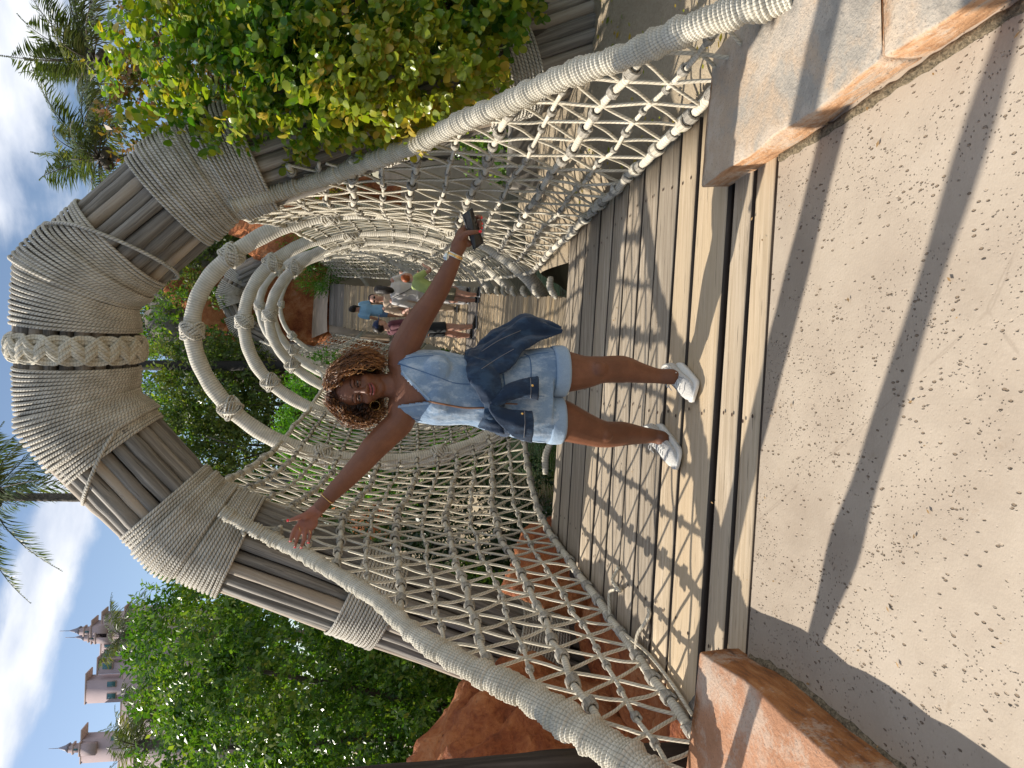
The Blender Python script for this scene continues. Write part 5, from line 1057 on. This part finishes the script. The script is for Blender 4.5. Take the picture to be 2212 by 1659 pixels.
for k_, (a, b, y) in enumerate((((857, 1190), (857, 1220), 2.952), ((752, 1182), (752, 1212), 2.972))):
    mb = MB(); R0 = .1085 if k_ == 0 else .1035; P, _ = resample([W(*a, y), W(*b, y)], n=8, smooth=False); r = R0 * np.array([.97, 1.0, 1.015, 1.02, 1.02, 1.02, 1.015, .985]); r = r[:, None] * (1 + .012 * np.sin(np.arange(28) * 1.3))[None, :]; tube(mb, P, r, 28, cap=False)
    o = mb.build('rolled_cuff', m_hem, romper); o.modifiers.new('t', 'SOLIDIFY').thickness = -.003
# collar tab on the viewer's right shoulder
c1 = [onto(rt, *rz(a, b), lift=.004) for a, b in ((930, 400), (1000, 330), (1110, 372), (1030, 440), (1010, 480), (960, 440))]; c1 = [c for c in c1 if c is not None]
if len(c1) == 6:
    mb = MB(); P = np.array(c1); n6 = np.array([0, -.010, .004]); mb.add(np.vstack([P + n6, P - n6 * .2]), [(0, 1, 2, 5), (5, 2, 3, 4), (6 + 5, 6 + 2, 7, 6), (10, 9, 8, 11)] + [(i, 6 + i, 6 + (i + 1) % 6, (i + 1) % 6) for i in range(6)]); mb.build('collar', m_hem, romper)
# dark denim jacket knotted at the waist
jk = MB()
wp = []
for a in np.linspace(0, 2 * math.pi, 25)[:-1]:
    s = math.sin(a); c = math.cos(a); x = s; U_ = 812 + 84 * s; V_ = 1052 - 32 * s + (0 if c > 0 else -8); wp.append(W(U_, V_, 2.975 - .138 * c))
wp = np.array(wp); rr = np.array([ell(.021, .020, 10) * (1.15 if math.sin(a) > 0 else .8) for a in np.linspace(0, 2 * math.pi, 25)[:-1]])
for dz, sc_ in ((0, 1), (-.028, 1.03), (-.052, 1.05)):
    k_ = .5 + .5 * (wp[:, 0] - wp[:, 0].min()) / np.ptp(wp[:, 0]); c0 = wp.mean(0); Q = wp + np.array([0, 0, 1]) * (dz * k_)[:, None]; Q[:, :2] = c0[:2] + (Q[:, :2] - c0[:2]) * sc_; tube(jk, Q, rr, 10, closed=True, cap=False)
blob(jk, W(781, 1062, 2.83), (.030, .024, .028), 2)
def sheet(mb, rows, th=.008, fold=0):
    """rows of points across the cloth, thickened"""
    G = np.array([resample(np.array(r_, float), n=14)[0] for r_ in rows]); G = np.stack([resample(G[:, i], n=24)[0] for i in range(14)], 1); n, m = G.shape[:2]
    if fold:
        d0 = unit(np.cross(np.gradient(G, axis=0), np.gradient(G, axis=1))); jj, ii = np.meshgrid(np.arange(m), np.arange(n)); G = G + d0 * (fold * np.sin(jj * 1.15 + ii * .10 + .6 * np.sin(ii * .35)) * np.minimum(ii / 5, 1))[..., None]
    dn = unit(np.cross(np.gradient(G, axis=0), np.gradient(G, axis=1))); A = (G + dn * th).reshape(-1, 3); B = (G - dn * th).reshape(-1, 3); i = np.arange(n - 1)[:, None] * m + np.arange(m - 1)[None]
    q = np.stack([i, i + 1, i + 1 + m, i + m], -1).reshape(-1, 4); N0 = n * m; ed = [(a, a + 1) for a in range(m - 1)] + [((n - 1) * m + a + 1, (n - 1) * m + a) for a in range(m - 1)] + [((a + 1) * m, a * m) for a in range(n - 1)] + [(a * m + m - 1, (a + 1) * m + m - 1) for a in range(n - 1)]
    mb.add(np.vstack([A, B]), np.vstack([q, q[:, ::-1] + N0, np.array([(a, b, b + N0, a + N0) for a, b in ed])]))
sheet(jk, [[W(838, 1032, 2.86), W(868, 1015, 2.88), W(892, 1003, 2.97)], [W(850, 1078, 2.84), W(885, 1062, 2.86), W(918, 1046, 2.96), W(915, 1046, 3.05)], [W(868, 1105, 2.85), W(905, 1092, 2.87), W(948, 1092, 2.96), W(950, 1090, 3.08)], [W(900, 1128, 2.87), W(928, 1130, 2.90), W(975, 1134, 2.98), W(972, 1130, 3.1)], [W(918, 1160, 2.90), W(936, 1165, 2.92), W(966, 1168, 2.97), W(960, 1165, 3.08)], [W(932, 1192, 2.92), W(940, 1196, 2.93), W(953, 1198, 2.96), W(952, 1198, 3.0)], [W(941, 1214, 2.93), W(943, 1216, 2.94), W(948, 1216, 2.95), W(949, 1215, 2.96)]], .007, .013)
sheet(jk, [[W(893, 1003, 2.93), W(885, 1035, 2.86), W(862, 1068, 2.845)], [W(850, 1012, 2.835), W(846, 1045, 2.815), W(838, 1082, 2.82)], [W(812, 1030, 2.82), W(810, 1052, 2.80), W(806, 1084, 2.81)], [W(780, 1048, 2.825), W(780, 1060, 2.815), W(781, 1078, 2.82)]], .008)
sheet(jk, [[W(790, 1046, 2.83), W(790, 1058, 2.82), W(790, 1072, 2.825)], [W(762, 1042, 2.84), W(760, 1056, 2.83), W(756, 1080, 2.84)], [W(738, 1032, 2.90), W(732, 1052, 2.88), W(722, 1090, 2.88)]], .008)
jacket = fuse(jk, 'tied_jacket', m_denimd, .005, woman, 5, .5, wrinkle(.014, 11, .006, 30, (1, 1, .6)))
s1 = MB(); sheet(s1, [[W(770, 1058, 2.80), W(780, 1056, 2.80), W(786, 1060, 2.815)], [W(733, 1088, 2.80), W(758, 1090, 2.785), W(775, 1088, 2.81)], [W(714, 1118, 2.82), W(745, 1120, 2.775), W(772, 1118, 2.80)], [W(704, 1148, 2.84), W(740, 1152, 2.785), W(771, 1151, 2.805)]], .013)
j1 = fuse(s1, 'sleeve', m_denimd, .005, jacket, 3, .5, wrinkle(.004, 16, .002, 30))
s2 = MB(); sheet(s2, [[W(778, 1066, 2.81), W(786, 1062, 2.80), W(794, 1066, 2.82)], [W(796, 1100, 2.81), W(808, 1095, 2.79), W(822, 1090, 2.82)], [W(800, 1132, 2.81), W(818, 1130, 2.785), W(838, 1128, 2.82)], [W(797, 1162, 2.815), W(818, 1164, 2.79), W(843, 1163, 2.82)]], .012)
j2 = fuse(s2, 'sleeve', m_denimd, .005, jacket, 3, .5, wrinkle(.004, 16, .002, 30))
for par, U_, V_, y_ in ((j1, 765, 1128, 2.78), (j2, 826, 1150, 2.78)):
    mb = MB(); blob(mb, onto(bvh(par), U_, V_, .001) if onto(bvh(par), U_, V_) is not None else W(U_, V_, y_), (.006, .003, .006), 2); mb.build('button', m_gold, par)
for par, line in ((j1, [(714, 1132), (745, 1134), (771, 1133)]), (j2, [(799, 1146), (818, 1147), (842, 1146)]), (jacket, [(862, 1040), (885, 1075), (905, 1110)]), (jacket, [(900, 1040), (925, 1080), (945, 1125)])):
    P = surf_line(bvh(par), line, .001); 
    if len(P) > 2: mb = MB(); tube(mb, P, .0017, 5); mb.build('seam', plain('tan_thread', (.16, .16, .17), .9) if 'tan_thread' not in bpy.data.materials else bpy.data.materials['tan_thread'], par)
# shoes, jewellery, nails, watch
sneaker('sneaker', woman, gnd(862, 1468) * [1, 1, 0], gnd(803, 1514) * [1, 1, 0], .050); sneaker('sneaker', woman, gnd(733, 1425) * [1, 1, 0] + [0, .0, 0], gnd(655, 1478) * [1, 1, 0], .050)
def band(name, p, d, r, th, mat, par=woman, k=8, flat=1, n=34):
    d = unit(d); a = unit(np.cross(d, (0, 1, .1))); b = np.cross(d, a); t = np.linspace(0, 2 * math.pi, n)[:-1]; mb = MB(); tube(mb, p + np.outer(np.cos(t) * r, a) + np.outer(np.sin(t) * r, b), th, k, closed=True, cap=False, up=d); return mb.build(name, mat, par)
band('bracelet', W(583, 707, 2.92), W(598, 722) - W(562, 690), .034, .0016, m_gold)
wd = W(1088, 975, 2.86) - W(1118, 988, 2.85)
for k_ in range(-2, 3): band('watch_strap', W(1106, 983, 2.853) + unit(wd) * k_ * .0032, wd, .0315, .0024, m_silver if abs(k_) == 2 else m_gold, n=26)
mb = MB(); blob(mb, W(1104, 966, 2.842), (.017, .009, .017), 3); mb.build('watch_case', m_silver, woman)
for pts in fing.values(): (a, b) = pts[-1]; (c, d) = pts[-2]; v = unit(np.array([a - c, b - d, 0])); mb = MB(); blob(mb, hz(a + v[0] * 12, b + v[1] * 18, 2.894), (.0042, .003, .006), 2); mb.build('painted_nail', m_nailp, woman)
mb = MB(); blob(mb, hz(515, 758, 2.888), (.006, .004, .005), 2); mb.build('painted_nail', m_nailp, woman)
for a, b, y_ in ((1072, 968, 2.793), (1085, 712, 2.835), (1090, 822, 2.835), (1088, 900, 2.835)): mb = MB(); blob(mb, pz(a, b, y_), (.0065, .004, .0075), 2); mb.build('painted_nail', m_nailp, woman)
for (a, b), (c, d), y_ in (((735, 880), (700, 930), 2.912), ((842, 935), (862, 935), 2.905)): band('ring', hz((a + c) / 2, (b + d) / 2, 2.905) if False else hz(715, 905, 2.908) if a == 735 else hz(879, 945, 2.90), (.3, 0, -1), .0112 if a == 735 else .0095, .0013, m_gold, n=16)
# phone held in her hand: a folding black handset, its back to the camera
A, B_, C_, D_2 = pz(735, 655, 2.838), pz(925, 520, 2.838), pz(1098, 1130, 2.822), pz(950, 1310, 2.822)
ex = (B_ - A); ey = (D_2 - A); nn_ = unit(np.cross(ex, ey)); nn_ = nn_ if nn_[1] < 0 else -nn_
ph = thing('phone', 'black handset held sideways in the woman\'s right-hand-side hand', 'phone'); ph['label'] = 'black phone gripped in the hand with the metal watch'
def pbox(mb, a0, a1, b0, b1, t0, t1, ins=.0):
    V = []
    for t in (t0, t1):
        for (u_, v_) in ((a0, b0), (a1, b0), (a1, b1), (a0, b1)): V.append(A + ex * u_ + ey * v_ + nn_ * t)
    mb.add(V, [(0, 3, 2, 1), (4, 5, 6, 7), (0, 1, 5, 4), (1, 2, 6, 5), (2, 3, 7, 6), (3, 0, 4, 7)])
mb = MB(); pbox(mb, 0, 1, 0, 1, -.009, 0); o = mb.build('case', m_black, ph, smooth=False); bv = o.modifiers.new('b', 'BEVEL'); bv.width = .003; bv.segments = 2
mb = MB(); pbox(mb, .08, .95, .04, .96, .0004, .0012); mb.build('glass_back', plain('smoky_glass', (.03, .024, .018), .08, 0, .2, 6), ph, smooth=False)
mb = MB(); pbox(mb, -.03, .04, .12, .50, -.007, .0016); o = mb.build('hinge_trim', plain('dark_chrome', (.2, .2, .2), .15, 1, .05), ph, smooth=False)

# ---------------------------------------------------------------- the people further along the bridge
def figure(lab, x, y, z, H, face, skin, top, bottom, hairm, pose, hair='short', shorts=.30, sleeves=.5, extra=None, shoe=m_black, shirt_len=.50):
    """pose: dict of joints in body heights, x to the figure's left-right as seen, y towards where it faces"""
    t = thing('person', lab, 'person', 'people walking the bridge'); ca, sa = math.cos(face), math.sin(face); f2 = np.array([-sa, ca, 0]); r2 = np.array([ca, sa, 0])
    G = lambda p: np.array([x, y, z]) + (r2 * p[0] + f2 * p[1] + np.array([0, 0, 1]) * p[2]) * H
    J = dict(head=(0, .01, .93), neck=(0, -.005, .85), ls=(-.105, 0, .815), rs=(.105, 0, .815), le=(-.14, -.01, .64), re=(.14, -.01, .64), lw=(-.15, .05, .49), rw=(.15, .05, .49), pel=(0, 0, .52), lk=(-.055, .01, .28), rk=(.055, .01, .28), la=(-.06, -.01, .035), ra=(.06, -.01, .035), lean=0); J.update(pose)
    g = {k: G(v) for k, v in J.items() if k != 'lean'}; mb = MB(); h = H
    MM = np.stack([r2, f2, [0, 0, 1]], 1)
    blob(mb, g['head'] + MM @ [0, 0, .012 * h], np.array([.045, .056, .055]) * h, 3, MM); blob(mb, g['head'] + MM @ [0, .018 * h, -.025 * h], np.array([.036, .038, .042]) * h, 2, MM); blob(mb, g['head'] + MM @ [0, .058 * h, -.006 * h], np.array([.007, .012, .012]) * h, 1, MM)
    for s in (-1, 1): blob(mb, g['head'] + MM @ [s * .046 * h, 0, 0], np.array([.006, .012, .018]) * h, 1, MM)
    limb(mb, [g['head'] - [0, 0, .02 * h], g['neck'] - [0, 0, .02 * h]], [.032 * h, .034 * h], 10, 6); rows = lambda k: [((g['neck'] * .85 + g['pel'] * .15), .085 * k * h, .055 * k * h), (g['neck'] * .68 + g['pel'] * .32, .095 * k * h, .068 * k * h), (g['neck'] * .35 + g['pel'] * .65, .080 * k * h, .062 * k * h), (g['pel'], .092 * k * h, .068 * k * h), (g['pel'] - [0, 0, .06 * h], .085 * k * h, .062 * k * h)]
    loft(mb, rows(1), 14, up=tuple(f2))
    for s in 'lr':
        limb(mb, [g[s + 's'], g[s + 'e'], g[s + 'w']], [.030 * h, .024 * h, .016 * h], 10, 16); d = unit(g[s + 'w'] - g[s + 'e']); pal = g[s + 'w'] + d * .028 * h; blob(mb, pal, (.017 * h, .017 * h, .024 * h), 1)
        for q_ in range(4): limb(mb, [pal + r2 * (q_ - 1.5) * .009 * h, pal + d * .045 * h + r2 * (q_ - 1.5) * .010 * h], [.0062 * h, .005 * h], 5, 4, False)
        limb(mb, [pal - r2 * .012 * h, pal + d * .018 * h - r2 * .026 * h], [.007 * h, .005 * h], 5, 4, False)
        hp_ = g['pel'] + r2 * (-.05 if s == 'l' else .05) * h; limb(mb, [hp_, g[s + 'k'], g[s + 'k'] * .55 + g[s + 'a'] * .45 - f2 * .012 * h, g[s + 'a']], [.054 * h, .036 * h, .035 * h, .020 * h], 12, 22)
    fuse(mb, 'body', skin, .013, t, 3, .4)
    mb = MB(); R_ = rows(1.13); R_[-1] = (g['pel'] + np.array([0, 0, (.50 - J['pel'][2]) * h + (shirt_len - .50) * -h]), .104 * h, .080 * h) if shirt_len else R_[-1]
    R_ = [(g['neck'] + [0, 0, -.012 * h], .045 * h, .040 * h), (g['neck'] * .93 + g['pel'] * .07, .092 * h, .055 * h)] + R_[1:]; loft(mb, R_, 16, up=tuple(f2))
    for s in 'lr':
        e = g[s + 's'] * (1 - sleeves) + g[s + 'e'] * sleeves if sleeves <= 1 else g[s + 'e'] * (2 - sleeves) + g[s + 'w'] * (sleeves - 1); pts = [g[s + 's'] + (g['neck'] - g[s + 's']) * .2, g[s + 's'], e] if sleeves <= 1 else [g[s + 's'], g[s + 'e'], e]
        limb(mb, pts, [.038 * h, .041 * h, .040 * h] if sleeves <= 1 else [.040 * h, .033 * h, .028 * h], 12, 12, False)
    fuse(mb, 'shirt', top, .014, t, 3, .5, wrinkle(.008, 9, .004, 24))
    mb = MB(); loft(mb, [(g['pel'] + [0, 0, .05 * h], .086 * h, .064 * h), (g['pel'], .099 * h, .074 * h), (g['pel'] - [0, 0, .05 * h], .094 * h, .070 * h)], 14, up=tuple(f2))
    for s in 'lr':
        hp_ = g['pel'] + r2 * (-.05 if s == 'l' else .05) * h; zt = (J['pel'][2] - shorts) / (J['pel'][2] - J[s + 'k'][2]) if shorts > J[s + 'k'][2] else None
        pts = [hp_, hp_ * (1 - zt) + g[s + 'k'] * zt] if zt else [hp_, g[s + 'k'], g[s + 'a'] + [0, 0, .01]]; limb(mb, pts, [.058 * h, .052 * h] if zt else [.058 * h, .044 * h, .036 * h], 12, 12, False)
    fuse(mb, 'shorts' if shorts > .2 else 'trousers', bottom, .014, t, 3, .5, wrinkle(.006, 10, .003, 24))
    for s in 'lr':
        a = g[s + 'a'] * [1, 1, 0] + [0, 0, z]; sneaker('shoe', t, a - f2 * .028 * h, a + f2 * .115 * h, .030 * h, mat=shoe, sole=m_sgrey, tall=.045 * h)
    if hair in ('short', 'pony', 'long', 'bun'):
        mb = MB(); v, f = ICO[3]; keep = ~((v[:, 1] > .25) & (v[:, 2] < .55)); ok_ = keep[f].all(1); sx = np.array([.051, .062, .061]) * h; nz = 1 + .05 * np.array([mnoise.noise(Vector(p * 6)) for p in v]); mb.add(g['head'] + ((v * nz[:, None] * sx) + [0, -.006 * h, .016 * h]) @ MM.T, t=f[ok_])
        if hair == 'pony': limb(mb, [g['head'] + MM @ [0, -.06 * h, .02 * h], g['head'] + MM @ [0, -.10 * h, -.01 * h], g['head'] + MM @ [0, -.095 * h, -.10 * h]], [.020 * h, .024 * h, .008 * h], 8, 12)
        if hair == 'long': limb(mb, [g['head'] + MM @ [0, -.03 * h, .02 * h], g['head'] + MM @ [0, -.055 * h, -.05 * h], g['head'] + MM @ [0, -.05 * h, -.12 * h]], [.045 * h, .045 * h, .03 * h], 10, 12)
        if hair == 'bun': blob(mb, g['head'] + MM @ [0, -.07 * h, .02 * h], .03 * h, 2); limb(mb, [g['head'] + MM @ [0, -.05 * h, .0], g['head'] + MM @ [0, -.06 * h, -.05 * h]], [.035 * h, .02 * h], 8, 8)
        mb.build('hair', hairm, t)
    if extra: extra(t, g, MM, h)
    return t
hm_dark = plain('dark_hair', (.015, .010, .008), .5, 0, .3, 60, .002); hm_red = plain('red_hair', (.30, .075, .018), .5, 0, .35, 60, .003)
def cap_(t, g, MM, h):
    mb = MB(); v, f = ICO[3]; keep = v[:, 2] > -.05; ok_ = keep[f].all(1); mb.add(g['head'] + (v * np.array([.054, .063, .058]) * h + [0, 0, .018 * h]) @ MM.T, t=f[ok_]); o = mb.build('cap', cloth_mat('navy_cap', (.02, .035, .10)), t); o.modifiers.new('s', 'SOLIDIFY').thickness = .004
    P = [[(-.035, .045, .020), (0, .06, .026), (.035, .045, .020)], [(-.030, .09, .014), (0, .112, .020), (.030, .09, .014)]]; mb = MB(); sheet(mb, [[g['head'] + MM @ (np.array(p) * h) for p in r_] for r_ in P], .002); mb.build('brim', bpy.data.materials['navy_cap'], o)
def shades(t, g, MM, h):
    for s in (-1, 1): mb = MB(); blob(mb, g['head'] + MM @ [s * .022 * h, .052 * h, .008 * h], np.array([.017, .006, .011]) * h, 2, MM); mb.build('dark_lens', m_black, t)
    mb = MB(); P, _ = resample([g['head'] + MM @ (np.array(p) * h) for p in ((-.047, 0, .010), (-.040, .045, .012), (0, .060, .012), (.040, .045, .012), (.047, 0, .010))], n=20); tube(mb, P, .003, 5); mb.build('glasses_frame', m_black, t)
def strap(t, g, MM, h):
    mb = MB(); P, _ = resample([g['ls'] + MM @ (np.array([.02, -.075, .02]) * h), g['neck'] * .5 + g['pel'] * .5 + MM @ [0, -.080 * h, 0], g['pel'] + MM @ (np.array([.11, -.04, .0]) * h)], n=20); tube(mb, P, .014, 6, flat=.4); mb.build('bag_strap', m_black, t)
    mb = MB(); blob(mb, g['pel'] + MM @ (np.array([.115, -.03, -.02]) * h), np.array([.03, .045, .05]) * h, 2, MM); mb.build('shoulder_bag', m_black, t)
zz = lambda y: float(zd(y)) + .004
def place(U, V, y): p = aty(U, V, y); return p[0], y, zz(y)
X = place(941, 1028, 11.7)
figure('man in a maroon polo shirt, black shorts and navy cap on the bridge', X[0], 11.75, zz(11.75), 1.72, R(-75), m_fair, cloth_mat('maroon_cotton', (.13, .035, .05)), cloth_mat('black_cotton', (.022, .026, .03)), hm_dark, dict(le=(-.15, .05, .66), re=(.15, .02, .66), lw=(-.10, .17, .66), rw=(.12, .14, .60), la=(-.10, 0, .035), ra=(.10, .03, .035), lk=(-.07, .01, .28), rk=(.07, .02, .28)), 'short', .30, .75, cap_)
figure('person with ponytail in a sky blue shirt, the farthest walker up the bridge', *[float(v) for v in (aty(984, 880, 15.6)[0], 15.6, zz(15.6))], 1.40, R(25), m_tan, cloth_mat('sky_blue_cotton', (.22, .42, .62)), cloth_mat('blue_denim_shorts', (.12, .2, .34)), hm_dark, {}, 'pony', .40, .8, shirt_len=.52)
figure('person in black sunglasses and beige outfit facing the camera, far up the bridge', float(aty(1004, 970, 13.1)[0]), 13.1, zz(13.1), 1.66, R(165), m_fair, cloth_mat('beige_linen', (.52, .40, .29)), cloth_mat('beige_linen_trousers', (.50, .39, .28)), hm_dark, dict(le=(-.14, .03, .64), lw=(-.05, .14, .60), re=(.14, .03, .64), rw=(.08, .14, .58)), 'bun', .28, 1.3, shades)
figure('person with black hair in a loose white shirt with a black shoulder strap, back turned', float(aty(1022, 1000, 12.2)[0]), 12.25, zz(12.25), 1.66, R(-8), m_fair, cloth_mat('white_linen', (.66, .64, .62)), cloth_mat('white_linen_skirt', (.58, .56, .56)), hm_dark, dict(re=(.17, .06, .68), rw=(.19, .16, .72), le=(-.14, -.01, .64)), 'long', .24, 1.5, strap, shirt_len=.44)
figure('red-haired person in a lime green shirt leaning on the right-hand net', float(aty(1019, 1020, 11.4)[0]), 11.45, zz(11.45), 1.36, R(-62), m_fair, cloth_mat('lime_cotton', (.50, .62, .22)), cloth_mat('olive_shorts', (.20, .18, .12)), hm_red, dict(head=(0, .22, .88), neck=(0, .17, .81), ls=(-.10, .16, .775), rs=(.10, .16, .775), pel=(0, .04, .51), le=(-.15, .22, .62), re=(.15, .24, .62), lw=(-.08, .33, .72), rw=(.10, .34, .68)), 'short', .30, .7)
